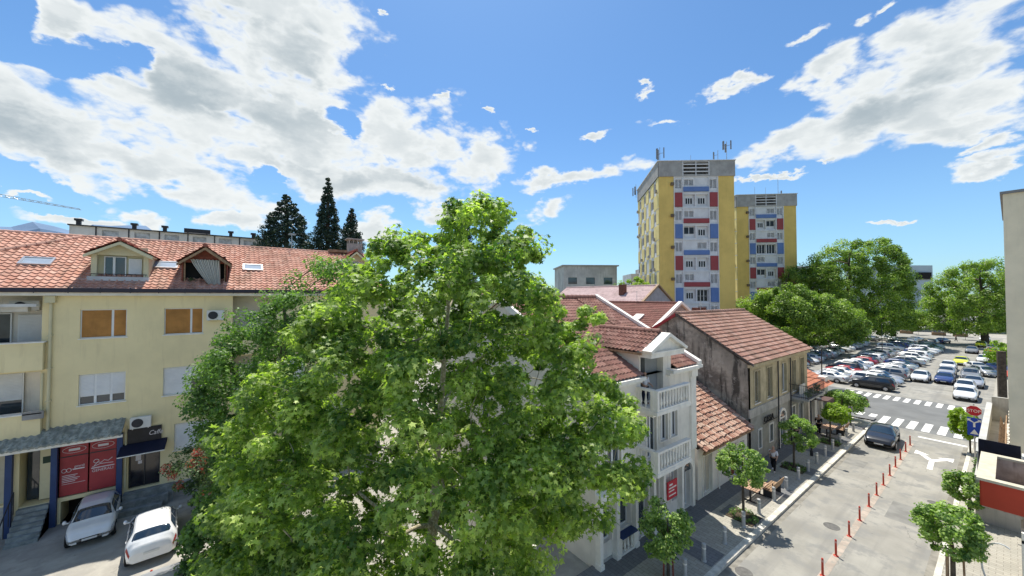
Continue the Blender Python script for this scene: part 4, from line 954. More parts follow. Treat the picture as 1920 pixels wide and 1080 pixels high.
def aerial(lab, x, y, z, h):
    q = MB(); q.tube([(x, y, z), (x, y, z + h)], .025, 5); q.tube([(x - .5, y, z + h - .1), (x + .5, y + .1, z + h - .1)], .015, 4)
    for i in range(6): q.tube([(x - .45 + i * .18, y - .25, z + h - .1), (x - .45 + i * .18, y + .3, z + h - .1)], .01, 4)
    tag(q.build('roof_aerial', steel), lab, 'aerial', 'television aerials on the tile roofs')
aerial('television aerial beside the brick chimneys of the stone house', -16.8, 33.8, 10.2, 1.9); aerial('television aerial on the ridge of the dark brown roof', -27, 38.9, 11.1, 1.5); aerial('television aerial on the ridge of the orange roof, right of the dormers', -36, 3.6, 15.8, 1.5)
# ------------------------------------------------------------------ towers
ocre = mat('ochre_panel', (.70, .50, .15), .85, .07, .25, .05, 20, streak=.14, streakc=(.36, .26, .07))
tw_white = mat('tower_white', (.66, .66, .66), .8, .06, .8); tw_grey = mat('tower_concrete', (.36, .35, .33), .9, .12, .6, streak=.35, streakc=(.2, .19, .18))
tw_red = mat('tower_red', (.31, .065, .07), .8, .06, .5); tw_blue = mat('tower_blue', (.12, .20, .42), .8, .06, .5)
def tower(lab, corner, vdir, ldir, Wf, Wl, top, seed, mirror=False):
    rnd = random.Random(seed); A = thing('tower_block', lab, 'tower block', (corner[0], corner[1], 0), group='yellow towers beyond the roofs')
    u = Vector((*vdir, 0)).normalized(); l = Vector((*ldir, 0)).normalized(); c = Vector((*corner, 0))
    F = Fr(c, u); n = F.n; L_ = Fr(c + l * Wl, -l); B = Fr(c, (u), (0, 0, 1))
    hb = top - 3.2; per = 3.285; k = Wf / 15.3
    b = MB()
    for Fq, w_ in ((F, Wf), (L_, Wl)):
        pass
    P = [c, c + u * Wf, c + u * Wf + l * Wl, c + l * Wl]
    # side and back walls
    for a, d_ in ((1, 2), (2, 3)): b.face([P[a], P[d_], P[d_] + Vector((0, 0, hb)), P[a] + Vector((0, 0, hb))])
    u1, u2, u3, u4 = 3.1 * k, 4.85 * k, 10.15 * k, 11.95 * k
    for a, d_ in ((0, u1), (u4, Wf)): b.face([F.p(a, 0), F.p(d_, 0), F.p(d_, hb), F.p(a, hb)])
    b.build('wall', ocre, A)
    holes = []; wins = []; z = hb; i = 0
    fl = int(hb / per)
    for i in range(fl):
        z0 = hb - per * (i + 1); odd = i % 2
        if odd:      # storey with coloured boxes at the sides, loggia in the middle
            colr = tw_red if (i // 2) % 2 == 0 else tw_blue
            for a, d_ in ((u1 + .1, u2 - .15), (u3 + .15, u4 - .1)):
                MB().box((a, z0 + .25, -.05), (d_, z0 + per - .1, .25), F).build('colour_panel', colr, A)
            mid = (u2 + u3) / 2
            for a, d_ in ((u2 + .2, mid - .12), (mid + .12, u3 - .2)):
                holes.append((a, z0 + .35, d_, z0 + per - .45, .5)); kind = rnd.choice('abc')
                if kind == 'a': wins.append((a + .1, z0 + .4, d_ - .1, z0 + per - .5, -.45, (.33, .66)))
                elif kind == 'b': wins.append((a + .1, z0 + 1.2, d_ - .1, z0 + per - .6, -.45, (.5,)))
                else: wins.append((a + .5, z0 + .9, d_ - .4, z0 + per - 1.1, -.45, (.33, .66)))
        else:
            colr = tw_blue if (i // 2) % 2 == 0 else tw_red
            MB().box((u2 + .05, z0 + .12, .0), (u3 - .05, z0 + 1.05, .3), F).build('colour_panel', colr, A)
            for a, d_ in ((u1 + .2, u2 - .2), (u3 + .2, u4 - .2)): wins.append((a, z0 + .8, d_, z0 + 2.7, -.1, (.5,))); holes.append((a, z0 + .8, d_, z0 + 2.7, .14))
            a = u2 + .3 + rnd.choice((0, 2.6)) * k; wins.append((a, z0 + 1.4, a + 1.9, z0 + 2.7, -.1, (.5,))); holes.append((a, z0 + 1.4, a + 1.9, z0 + 2.7, .14))
    b = MB(); holed(b, F, u1, 0, u4, hb, holes, .3, n=-.02)
    for h in holes: b.face([F.p(h[0], h[1], -h[4] - .02), F.p(h[2], h[1], -h[4] - .02), F.p(h[2], h[3], -h[4] - .02), F.p(h[0], h[3], -h[4] - .02)])
    b.build('centre_wall', tw_white, A)
    q = MB()
    for i in range(fl + 1):
        z0 = hb - per * i; q.box((u1, z0 - .12, 0), (u4, z0 + .06, .12), F)
    for a in (u1, u2, u3, u4): q.box((a - .09, 0, .0), (a + .09, hb, .14), F)
    q.build('frame_lines', tw_white, A)
    for a, z0, d_, z1, nn, sp_ in wins: window(A, F, a, z0, d_, z1, n=nn, splits=sp_, bar=.05, sill=False, gl=mat('tower_glass', (.015, .018, .022), .25, .3, 1, spec=.35))
    # left face: strips of ochre, loggias, air conditioners
    cols = [0, .10, .2, .34, .44, .57, .67, .8, .9, 1.0]; holes = []; yb = MB(); ac = MB()
    for i in range(fl):
        z0 = hb - per * (i + 1)
        for j in range(9):
            a, d_ = cols[j] * Wl, cols[j + 1] * Wl
            if j % 2 == (1 if i % 2 else 0) or j in (8,):
                yb.box((a + .05, z0 + .15, 0), (d_ - .05, z0 + per - .1, .1), L_)
            elif rnd.random() < .85: holes.append((a + .25, z0 + .9, d_ - .25, z0 + 2.7, .5))
            if rnd.random() < .2: ac.box((a + .3, z0 + .3, .12), (a + 1.1, z0 + .9, .5), L_)
    b = MB(); holed(b, L_, 0, 0, Wl, hb, holes, .4, n=-.02); b.build('side_wall', tw_white, A)
    yb.build('ochre_strips', mat('ochre_pale', (.80, .66, .28), .85, .1, .4, streak=.3, streakc=(.5, .42, .2)), A); ac.build('air_conditioners', tw_grey, A)
    g_ = MB()
    for h in holes: g_.face([L_.p(h[0], h[1], -.4), L_.p(h[2], h[1], -.4), L_.p(h[2], h[3], -.4), L_.p(h[0], h[3], -.4)])
    g_.build('side_windows', glass, A)
    # parapet storey with open frame in the middle
    b = MB(); holed(b, F, -.15, hb, Wf + .15, top, [(u2 + .1, hb + .4, u3 - .1, top - .35, 1.2)], 1.2, n=.2); holed(b, L_, -.15, hb, Wl + .15, top, [], .1, n=.2)
    for Fq, w_ in ((Fr(P[1], l), Wl), (Fr(P[2], -u), Wf)): b.face([Fq.p(0, hb, .2), Fq.p(w_, hb, .2), Fq.p(w_, top, .2), Fq.p(0, top, .2)])
    b.face([P[0] + Vector((0, 0, top - .3)), P[1] + Vector((0, 0, top - .3)), P[2] + Vector((0, 0, top - .3)), P[3] + Vector((0, 0, top - .3))])
    q = [p + Vector((0, 0, hb + .01)) for p in P]; b.face([q[0] - u * .15 + n * .2, q[1] + u * .15 + n * .2, q[1], q[0]])
    b.build('parapet', tw_grey, A)
    q = MB(); q.box((-.3, top, -.3), (Wf + .3, top + .12, .35), F); q.box((-.3, top + .001, -.3), (Wl + .3, top + .121, .35), L_)
    for i in range(3): q.box((u2 + .1, hb + .9 + i * .75, .02), (u3 - .1, hb + 1.1 + i * .75, .16), F)
    for a in (u2, (u2 + u3) / 2, u3): q.box((a - .08, hb + .1, .19), (a + .08, top - .1, .24), F)
    q.build('roof_edge', tw_white, A)
    q = MB(); q.box((u2 + .1, hb + .4, -1.1), (u3 - .1, top - .35, -1.0), F)
    q.build('dark_recess', mat('tower_recess', (.12, .11, .10), .9, .3, 2), A)
    for i, a in enumerate((.9, 1.0)): pass
    q = MB()
    for i in range(0, fl, 2): q.box((u1 - .75, hb - per * i - 1.9, .05), (u1 - .15, hb - per * i - 1.3, .5), F)
    q.build('air_conditioners', mat('ac_dirty', (.16, .12, .08), .8), A)
    return A, F, L_, n
def antenna(lab, base, h, panels, r=.06):
    A = thing('antenna_mast', lab, 'antenna', base, group='antennas on the tower roofs'); q = MB(); B_ = Vector(base)
    q.tube([B_, B_ + Vector((0, 0, h))], r, 6)
    q.build('mast', steel, A); q = MB()
    for i, (a, z0, z1) in enumerate(panels):
        d_ = Vector((math.cos(a), math.sin(a), 0)); q.tube([B_ + Vector((0, 0, (z0 + z1) / 2)), B_ + Vector((0, 0, (z0 + z1) / 2)) + d_ * .8], .04, 4)
        k = Fr(B_ + d_ * .8, (-d_.y, d_.x, 0)); q.box((-.16, z0, -.1), (.16, z1, .1), k)
    q.build('antenna_panel', mat('antenna_grey', (.22, .23, .24), .6), A)
    return A
T1, F1, L1, n1_ = tower('nearer yellow tower block with its balcony side visible, left of the pair', (-43.17, 70.09), (9.61, 11.93), (-15.2, 14.9), 15.3, 21.3, 40.0, 3)
T2, F2, L2, n2_ = tower('farther and smaller looking yellow tower block, right of the pair', (-43.9, 108.7), (10.0, 11.1), (-14.6, 13.6), 15.1, 20.0, 39.4, 9)
p_ = F1.p(.6, 40, -1.0); antenna('dark mobile antenna mast on the left front corner of the near tower', p_, 3.4, [(0.5, 1.0, 3.2), (2.6, 1.0, 3.2), (4.5, .8, 3.0)])
p_ = F1.p(14.4, 40, -1.0); antenna('cluster of mobile antennas on the right corner of the near tower roof', p_, 4.4, [(0.2, 2.6, 4.4), (2.2, 2.4, 4.2), (4.3, 2.6, 4.4)])
p_ = F1.p(12.6, 40, -1.0); antenna('short antenna mast beside the cluster on the near tower roof', p_, 2.6, [(3.3, .9, 2.4)])
p_ = L1.p(.3, 38, .6); antenna('antenna mast clamped to the far left edge of the near tower', p_, 3.6, [(2.5, 1.0, 3.2), (4.0, .5, 2.6)])
p_ = F2.p(11.2, 39.4, -1.0); antenna('tall thin dish mast on the far tower roof', p_, 4.4, [(.8, .4, 1.2)])
p_ = F2.p(5.2, 39.4, -1.0); antenna('thin whip aerial left on the far tower roof', p_, 2.4, [], .04)
p_ = F2.p(8.0, 39.4, -1.0); antenna('thin whip aerial in the middle of the far tower roof', p_, 2.2, [], .04)
p_ = F1.p(7.0, 40, -1.0); antenna('thin whip aerial in the middle of the near tower roof', p_, 1.6, [], .04)

# ------------------------------------------------------------------ far buildings
def block(lab, name, p0, p1, depth_, top, m, rows=0, cols=0, z0=0, wm=None, cat='building'):
    A = thing(name, lab, cat, (p0[0], p0[1], 0)); u = (Vector((*p1, 0)) - Vector((*p0, 0))); w_ = u.length; F = Fr(Vector((*p0, 0)), u); holes = []
    for i in range(rows):
        for j in range(cols):
            cw = w_ / cols; chh = (top - 2 - z0) / max(1, rows); a = j * cw + cw * .25; z_ = z0 + i * chh + chh * .35; holes.append((a, z_, a + cw * .5, z_ + chh * .45, .3))
    b = MB(); holed(b, F, 0, 0, w_, top, holes, .3)
    b.face([F.p(0, 0, 0), F.p(0, top, 0), F.p(0, top, -depth_), F.p(0, 0, -depth_)]); b.face([F.p(w_, 0, 0), F.p(w_, 0, -depth_), F.p(w_, top, -depth_), F.p(w_, top, 0)]); b.face([F.p(0, top, 0), F.p(w_, top, 0), F.p(w_, top, -depth_), F.p(0, top, -depth_)])
    b.build('wall', m, A)
    for h in holes: MB().face([F.p(h[0], h[1], -.3), F.p(h[2], h[1], -.3), F.p(h[2], h[3], -.3), F.p(h[0], h[3], -.3)]).build('window', glass, A)
    return A, F, w_
blk = mat('block_grey', (.50, .50, .47), .9, .15, .3, streak=.5, streakc=(.2, .19, .17))
A, F, w_ = block('stained grey concrete block behind the pale roofed house', 'concrete_block', (-64.0, 63.0), (-56.9, 74.0), 12, 19.2, blk, 2, 3, 10)
MB().box((-.4, 19.2, -12.3), (w_ + .4, 19.5, .4), F).build('roof_edge', tw_grey, A)
A, F, w_ = block('low flat roofed white building left of the near tower', 'flat_building', (-75, 105), (-64, 118), 12, 19.4, mat('block_white', (.55, .56, .56), .9, .1, .5), 2, 4, 8)
MB().box((3, 19.4, -6), (8, 21.0, -2), F).build('roof_hut', tw_grey, A)
A, F, w_ = block('pale blue grey office block between the two leafy crowns', 'office_block', (-28.3, 197.6), (-17.5, 213), 16, 23.7, mat('office_grey', (.42, .50, .54), .7, .06, .2, streak=.15, streakc=(.3, .36, .4)), 0, 0)
q = MB()
for z_ in (5.2, 9.5, 13.8, 18.1): q.box((.2, z_, .02), (w_ - .2, z_ + .35, .12), F)
q.build('panel_joint', tw_grey, A); MB().box((0, 0, .03), (w_, 4.2, .3), F).build('shop_front', mat('shop_dark', (.08, .09, .09), .4, .4, .8), A); MB().box((12, 18.5, .0), (w_ - 1, 21, .5), F).build('balcony', dark_in, A)
A, F, w_ = block('pale building peeping over the trees right of the far tower', 'flat_building', (-60, 175), (-44, 195), 14, 24.3, mat('block_white', (.55, .56, .56)), 0, 0)
A, F, w_ = block('dark row of shops in the shade at the far end of the square', 'shop_row', (-46, 172), (-14, 188), 8, 4.6, mat('shop_wall', (.34, .33, .30), .8, .3, .6), 1, 9, 0)
MB().box((0, 3.1, 0), (w_, 3.3, 1.6), F).build('canopy', tw_white, A)
A, F, w_ = block('white shop row with awnings behind the far street end', 'shop_row', (-12, 190), (6, 200), 8, 5.0, mat('shop_pale', (.5, .48, .44), .8, .3, .8), 1, 7, 0)
# long flat building beyond the orange roof
A = thing('flat_roof_block', 'long white top storey with dark vents beyond the orange tile roof', 'building', (-60, -6, 0)); F = FX(-60)
b = MB(); holes = []
for i in range(6): y_ = -12.2 + i * 2.55; holes.append((y_, 18.3, y_ + 1.3, 19.35, .2))
holed(b, F, -14.6, 0, 3.2, 19.6, holes, .2); b.face([F.p(-14.6, 19.6, 0), F.p(3.2, 19.6, 0), F.p(3.2, 19.6, -10), F.p(-14.6, 19.6, -10)]); b.face([F.p(-14.6, 0, 0), F.p(-14.6, 19.6, 0), F.p(-14.6, 19.6, -10), F.p(-14.6, 0, -10)])
b.build('wall', mat('block_pale', (.58, .58, .56), .9, .1, .6, streak=.3, streakc=(.4, .4, .38)), A)
for h in holes: MB().face([F.p(h[0], h[1], -.2), F.p(h[2], h[1], -.2), F.p(h[2], h[3], -.2), F.p(h[0], h[3], -.2)]).build('window', mat('window_pale', (.40, .43, .46), .3, .2, 3), A)
MB().box((-14.7, 19.6, -.3), (3.3, 19.72, .25), F).build('roof_edge', mat('edge_dark', (.06, .06, .06), .8), A)
q = MB()
for i in range(7): q.box((-12.7 + i * 2.55, 17, .0), (-12.6 + i * 2.55, 19.6, .06), F)
q.build('divider', dark_metal, A)
for y_ in (-14.2, -9.9, -7.3, -1.0, 1.4, 3.0 - .4): 
    v_ = MB(); v_.box((y_, 19.72, -.6), (y_ + .35, 20.2, -.25), F); v_.box((y_ - .12, 20.2, -.72), (y_ + .47, 20.42, -.13), F); v_.build('vent', dark_metal, A)
MB().box((-5.4, 19.85, -.8), (-2.9, 20.35, -.3), F).box((-5.1, 19.72, -.7), (-5.0, 19.85, -.4), F).box((-3.3, 19.72, -.7), (-3.2, 19.85, -.4), F).build('roof_tank', dark_metal, A)
# hill and crane
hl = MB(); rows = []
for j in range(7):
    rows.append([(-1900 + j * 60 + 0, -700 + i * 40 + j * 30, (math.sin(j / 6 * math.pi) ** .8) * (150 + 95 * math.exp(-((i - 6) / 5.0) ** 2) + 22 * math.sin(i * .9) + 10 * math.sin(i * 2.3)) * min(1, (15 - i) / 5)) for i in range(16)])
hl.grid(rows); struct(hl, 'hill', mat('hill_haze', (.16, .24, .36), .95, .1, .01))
A = thing('tower_crane', 'thin lattice crane jib against the clouds beyond the orange roof', 'crane', (-262, -98, 0))
a, b_ = Vector((-262, -98, 57.0)), Vector((-224.5, -52.0, 47.0)); q = MB(); dd = (b_ - a); sd = Vector((-dd.y, dd.x, 0)).normalized() * .5; n_ = 34
for s_ in (-1, 1): q.tube([a + sd * s_, b_ + sd * s_], .13, 4)
q.tube([a + Vector((0, 0, 1.3)), b_ + Vector((0, 0, .4))], .13, 4)
for i in range(n_):
    p0 = a.lerp(b_, i / n_); p1 = a.lerp(b_, (i + 1) / n_); tp = Vector((0, 0, 1.3 - .9 * i / n_)); q.tube([p0 + sd * (1 if i % 2 else -1), (p0 + p1) / 2 + tp], .07, 3); q.tube([(p0 + p1) / 2 + tp, p1 + sd * (1 if i % 2 else -1)], .07, 3)
q.build('jib', steel, A); MB().box((-262.6, -98.6, 0), (-261.4, -97.4, 63)).build('mast', steel, A)

yellow_building()
air_conditioner(FX(-30), -1.1, 10.5, 'white air conditioner unit high on the yellow wall beside the right orange blind')
air_conditioner(FX(-30), -4.35, 4.5, 'white air conditioner unit above the black shop sign')
air_conditioner(FX(-31.3), -9.0, 11.25, 'air conditioner unit tucked under the top left loggia ceiling', w=1.0, h=.5)
# ------------------------------------------------------------------ right hand side
def right_side():
    beige = mat('beige_wall', (.78, .69, .50), .9, .06, .6, .1, 30, streak=.12, streakc=(.28, .26, .21))
    A = thing('beige_building', 'tall beige building end wall rising at the right edge', 'building', (3, 40, 0)); F = FY(35)
    b = MB().box((-.16, 35, 0), (12, 47, 17.8)); b.build('wall', beige, A); MB().box((-.26, 34.9, 17.8), (12, 47.2, 17.95)).build('roof_edge', mat('zinc', (.22, .22, .22), .5), A)
    q = MB(); q.tube([(1.25, 34.85, 18.6), (1.25, 34.85, 5)], .09, 8); q.box((1.05, 34.7, 18.3), (1.5, 35, 18.8)); q.build('downpipe', mat('pipe_dark', (.10, .09, .08), .5), A)
    MB().tube([(1.55, 34.9, 17.8), (1.55, 34.9, 5)], .12, 8).build('white_pipe', white_tr, A)
    A = thing('terrace_building', 'low building with walled terrace and white outdoor stair below the beige wall', 'building', (1, 38, 0))
    b = MB().box((-1.3, 31.6, 0), (8, 46.8, 2.5)); b.build('base', mat('base_wall', (.48, .46, .42), .9, .1, .7, streak=.3), A)
    MB().box((-1.2, 31.6, 2.5), (-1.0, 46.8, 3.7)).box((-1.24, 31.6, 3.7), (-.96, 46.8, 3.78)).build('terrace_wall', mat('wall_pale', (.44, .44, .42), .85, .08, 2), A)
    MB().box((-.99, 46.5, 2.5), (1.4, 46.75, 4.3)).build('end_wall', concrete, A)
    q = MB()
    for i in range(16): q.box((-.2, 33.6 + i * .42, 2.5), (.9, 34.0 + i * .42, 2.75 + i * .12))
    q.build('outdoor_stair', mat('stair_white', (.66, .63, .56), .8, .1, 3), A)
    q = MB()
    for i in range(18): q.tube([(-.3, 33.0 + i * .55, 2.5), (-.55, 33.4 + i * .55, 3.6)], .03, 5); q.tube([(-.3, 33.0 + i * .55, 3.6), (-.55, 33.4 + i * .55, 2.5)], .02, 5)
    q.tube([(-.3, 33, 3.62), (-.3, 43, 3.7)], .03, 6); q.build('lattice_rail', timber, A)
    k = Fr((-1.12, 30.7, 3.25), (1, 0, 0), (0, .12, 1)); MB().box((0, 0, 0), (1.3, 1.4, .08), k).build('black_board', mat('black_felt', (.008, .008, .018), .75, .2, 3), A)
    # neighbour's balcony box: red front, cream coping, open on top
    A = thing('balcony_box', 'red fronted balcony box with cream coping and stained open inside', 'balcony', (.5, 26, 2.2)); F = FY(25)
    b = MB(); b.box((-.86, 3.3, 0), (2.2, 4.34, .04), F); b.box((-.90, 25.0, 3.3), (-.86, 29.1, 4.34)); b.build('front_panel', red_paint, A)
    b = MB(); b.box((-.86, 25.01, 3.25), (2.2, 29.1, 3.35)); b.box((-.855, 25.0, 3.35), (-.62, 29.1, 4.34)); b.box((-.62, 25.005, 3.35), (2.2, 25.2, 4.34)); b.box((-.62, 28.9, 3.35), (2.2, 29.1, 4.34)); b.box((.52, 25.2, 3.35), (.7, 28.9, 4.34)); b.build('body', mat('stained_render', (.44, .37, .32), .9, .2, 1.5, .3, 20, streak=.7, streakc=(.12, .09, .08)), A)
    b = MB(); b.box((-.98, 24.9, 4.34), (-.5, 29.2, 4.44)); b.box((-.5, 24.9, 4.34), (2.2, 25.24, 4.44)); b.box((.5, 25.24, 4.34), (.74, 28.85, 4.44)); b.box((-.5, 28.85, 4.34), (2.2, 29.2, 4.44)); b.build('coping', mat('cream_coping', (.54, .49, .37), .7, .08, 3), A)
    A = thing('shop_building', 'ground floor shop with white frame under the red balcony box', 'building', (1.5, 26, 0))
    b = MB().box((.35, 24.0, 0), (8, 28.5, 3.2)); b.build('wall', mat('shop_white', (.6, .6, .6), .8, .1), A)
    MB().box((.2, 24.6, .13), (.34, 26.4, 2.5)).build('door', mat('door_dark', (.05, .05, .06), .4), A)
    q = MB()
    for y_ in (24.3, 26.5): q.box((.1, y_, .13), (.33, y_ + .12, 2.9))
    q.box((.1, 24.3, 2.5), (.33, 26.6, 2.62)); q.build('frame', white_tr, A)
    q = MB(); q.tube([(-.35 + .5 * math.cos(a), 23.2 + .1 * a, 1.6 + 1.0 * math.sin(a)) for a in np.linspace(1.2, 4.4, 14)], .03, 6); tag(q.build('cable', mat('cable_white', (.6, .6, .58), .6)), 'pale cable hanging in a loop in front of the shop at the right edge', 'cable')
    F = FY(31)
    A = thing('cabinet', 'big white equipment cabinet on the terrace at the right edge', 'cabinet', (1.2, 31, 4.6)); MB().box((.45, 31.0, 4.55), (1.9, 31.8, 6.15)).build('case', white_pvc, A); MB().box((.4, 30.95, 6.15), (1.95, 31.85, 6.2)).build('lid', white_tr, A)
    q = MB(); q.box((.5, 31.0, 2.5), (.6, 31.1, 4.55)); q.box((1.75, 31.0, 2.5), (1.85, 31.1, 4.55)); q.build('stand', steel, A)
    A = thing('air_conditioner', 'lower white air conditioner below the big cabinet at the right edge', 'air conditioner', (1.0, 30.6, 2.5)); MB().box((.2, 30.2, 3.55), (1.3, 30.7, 4.35)).build('case', white_tr, A); MB().lathe([(.3, 0), (.3, .03), (.25, .03), (.25, .01), (.03, .01)], (.7, 30.195, 3.95), 18, axis=(0, -1, 0)).build('fan_grille', dark_metal, A); MB().box((.25, 30.25, 2.5), (1.25, 30.65, 3.55)).build('stand', concrete, A)
    # handrail post of the balcony and dark post by the far wall
    A = MB().tube([(-.62, 60, 0), (-.62, 60, 6.6)], .30, 10); tag(A.build('dark_column', bark_dark), 'dark thick column standing beside the car lane before the beige wall', 'column')
    # road sign
    A = thing('road_sign', 'stop sign above blue arrow sign on one pole by the right kerb', 'road sign', (-1.68, 42.2, .13))
    MB().tube([(-1.68, 42.2, .13), (-1.68, 42.2, 4.3)], .04, 8).build('pole', steel, A); k = Fr((-1.68, 42.1, 3.85), (1, .0, 0), (0, 0, 1), (0, -1, 0))
    pts = [(.36 * math.cos(R(22.5 + 45 * i)), .36 * math.sin(R(22.5 + 45 * i))) for i in range(8)]
    s_ = MB().prism([(x * 1.06, y * 1.06) for x, y in pts], k, 0, .02).build('stop_plate', white_tr, A); q = MB().prism(pts, k, .022, .03).build('red_face', mat('sign_red2', (.50, .02, .03), .5, .05), s_); text('STOP', .28, k, 0, -.10, .032, white_tr, s_, align='CENTER', sx=.9)
    bl = MB().box((-.32, -1.75, 0), (.32, -.5, .03), k).build('blue_plate', mat('sign_blue', (.015, .06, .38), .45, .05), A)
    q = MB(); q.box((-.05, -1.15, .031), (.05, -.8, .037), k)
    q.prism([(-.05, -.85), (.05, -.85), (-.22, -.62), (-.3, -.7)], k, .0315, .037); q.prism([(-.05, -.85), (.05, -.85), (.3, -.7), (.22, -.62)][::1], k, .032, .038)
    q.prism([(-.31, -.60), (-.13, -.58), (-.30, -.78)], k, .0325, .0375); q.prism([(.31, -.60), (.30, -.78), (.13, -.58)], k, .0325, .0375); q.prism([(-.2, -1.65), (.2, -1.65), (0, -1.3)], k, .031, .036); q.build('arrows', white_tr, bl)
right_side()

# ------------------------------------------------------------------ trees
tree('plane_tree', 'huge bright green plane tree filling the middle of the view', 'tree', (-10.3, 4.6, 0),
     [(1.33, 14.91), (2.3, 14.4), (3.1, 13.7), (3.3, 13.03), (3.7, 12.5), (3.7, 11.76), (4.0, 11.1), (4.4, 11.6), (5.1, 11.5), (5.2, 10.9), (4.6, 10.2), (4.8, 9.5), (5.8, 9.2), (6.2, 8.5), (5.8, 7.8), (6.4, 7.3), (6.0, 6.6), (5.1, 6.1), (4.1, 5.7), (3.5, 5.1), (3.2, 4.2), (2.8, 3.0), (0, 2.2), (-4.2, 2.2), (-5.7, 3.6), (-5.6, 5.2), (-5.4, 6.2), (-5.2, 7.2), (-5.3, 8.2), (-5.0, 9.2), (-4.6, 9.9), (-4.1, 10.6), (-3.5, 11.1), (-3.1, 11.9), (-2.4, 12.2), (-1.8, 12.9), (-1.3, 13.5), (-.5, 13.8), (.5, 13.7), (.7, 14.6)],
     SIDE, 3.9, 1080, 160, .40, .142, F_PLANE, bark, LEAF_STAR, .17, gaps=[(-1.0, 8.2, .6, .6)], limbs=18, flat=.75, up=.7, bias=.45, seed=21)
tree('hackberry_tree', 'darker fine leaved tree behind the plane tree in front of the yellow wall', 'tree', (-20.5, 2.0, 0),
     [(1.44, 13.5), (2.71, 13.6), (3.48, 12.38), (2.46, 10.85), (1.8, 8.3), (1.6, 5.76), (1.4, 1.5), (-2.0, 1.2), (-2.4, 2.45), (-2.4, 4.23), (-2.9, 5.76), (-3.6, 6.9), (-3.4, 8.56), (-3.1, 9.58), (-2.4, 10.9), (-.9, 11.6), (.42, 12.6)],
     SIDE, 3.0, 330, 210, .52, .125, F_DARKTREE, bark_dark, LEAF4, .22, limbs=12, seed=22)
tree('broadleaf_tree', 'dark low tree beside the white hatchback, under the plane tree crown', 'tree', (-19.3, -.2, 0),
     [(-1.2, .4), (-1.3, 2.0), (-1.1, 3.2), (-.6, 4.0), (.2, 4.6), (1.6, 4.6), (2.8, 3.5), (2.8, .4)], SIDE, 1.7, 150, 200, .42, .12, F_DARKTREE, bark_dark, LEAF5, .14, limbs=8, seed=23)
A = tree('oleander', 'pinkish shrub with red flower clusters against the yellow wall', 'shrub', (-25.5, -.2, 0),
     [(-3.0, 3.2), (-1.68, 4.1), (-.22, 4.3), (.6, 2.75), (.4, .4), (-1.2, .4), (-2.4, 1.4), (-3.4, 2.2)], SIDE, 1.0, 60, 150, .42, .12, F_SHRUB, bark_dark, LEAF4, .07, limbs=10, seed=24)
ud = Vector((math.cos(SIDE), math.sin(SIDE), 0)); B_ = Vector((-25.5, -.2, 0)) - Vector((-ud.y, ud.x, 0)) * .6
leaf_cloud('blossom', [B_ + ud * u + Vector((0, 0, z)) for u, z in ((-1.3, 3.7), (-1.0, 3.3), (-1.2, 2.7), (-2.6, 2.5), (-2.9, 2.9), (-.8, 1.6), (-2.2, 2.0), (-1.6, 3.1))], .28, 90, .10, A, F_FLOWER)
con = [(538, 366, 3.3, 14.0, -51.6, 4.6), (626, 335, 1.75, 15.5, -49.4, 8.7), (663, 390, 1.35, 12.0, -47.5, 11.2), (872, 378, 1.6, 13, -38.9, 22.4)]
def conifer(lab, x, y, top, hw, hgt, seed):
    global rng
    rng = np.random.default_rng(seed); rnd = random.Random(seed); T = thing('conifer', lab, 'conifer', (x, y, 0), 0, 'conifers beyond the orange roof'); C_ = []; rr = []
    z = top - hgt * 1.35
    while z < top - .2:
        f_ = min(1, (top - z) / hgt); r = hw * (f_ ** .85) * rnd.uniform(.86, 1.06)
        n_ = max(5, int(r * 20))
        for i in range(n_):
            a = rnd.uniform(0, 6.283); q = r * rnd.uniform(.45, 1.05); C_.append((x + q * math.cos(a), y + q * math.sin(a), z - q * .12 + rnd.uniform(-.2, .2))); rr.append(.2 + .24 * f_)
        z += .38 + .1 * f_
    C_.append((x, y, top - .3)); rr.append(.22)
    leaf_cloud('crown', C_, rr, 30, .2, T, F_CONIFER, LEAF4, flat=.8, up=.2)
    MB().tube([(x, y, 0), (x, y, top - hgt * .5), (x, y, top - .1)], [.35, .22, .04], 8).build('trunk', bark_dark, T)
conifer('broad dark conifer, left of the three beyond the orange roof', -51.6, 4.6, 24.3, 3.7, 6.6, 31)
conifer('tall slender dark conifer, the middle and highest of the three', -49.4, 8.7, 26.6, 1.75, 8.5, 32)
conifer('short slender dark conifer beside the chimney, right of the three', -47.6, 11.0, 22.8, 1.5, 5.0, 33)
conifer('dark conifer whose tip shows above the left side of the plane tree top', -39.2, 21.6, 23.3, 1.9, 8, 34)
park = dict(size=.34, m=F_PARK, barkm=bark_dark, flat=.85, up=.6)
PG = 'large trees around the car park'
tree('leafy_tree', 'mid height leafy tree hanging over the car park right behind the stone house', 'tree', (-26.5, 91, 0), [(-6.46, 11.0), (-4.5, 13.2), (-1.49, 14.0), (2.92, 13.4), (8.44, 11.2), (12.5, 8.1), (13.6, 4.2), (10.5, 2.8), (4, 2.4), (-3.7, 3.2), (-7.01, 7.03)], SIDE, 6.0, 300, 230, 1.15, shape=LEAF4, trunk_r=.45, group=PG, seed=41, **park)
tree('leafy_tree', 'highest broad domed tree in the middle of the car park trees', 'tree', (-25, 122, 0), [(-9.6, 16.0), (-7, 20), (-4.17, 23.2), (1.78, 26.1), (8.39, 26.4), (12, 24), (13.8, 21), (14.6, 15.3), (15, 8), (15, 4), (8.39, 2.2), (-2.18, 3.0), (-7.47, 7.0)], SIDE, 8.0, 420, 240, 1.45, shape=LEAF4, trunk_r=.6, group=PG, seed=42, **park)
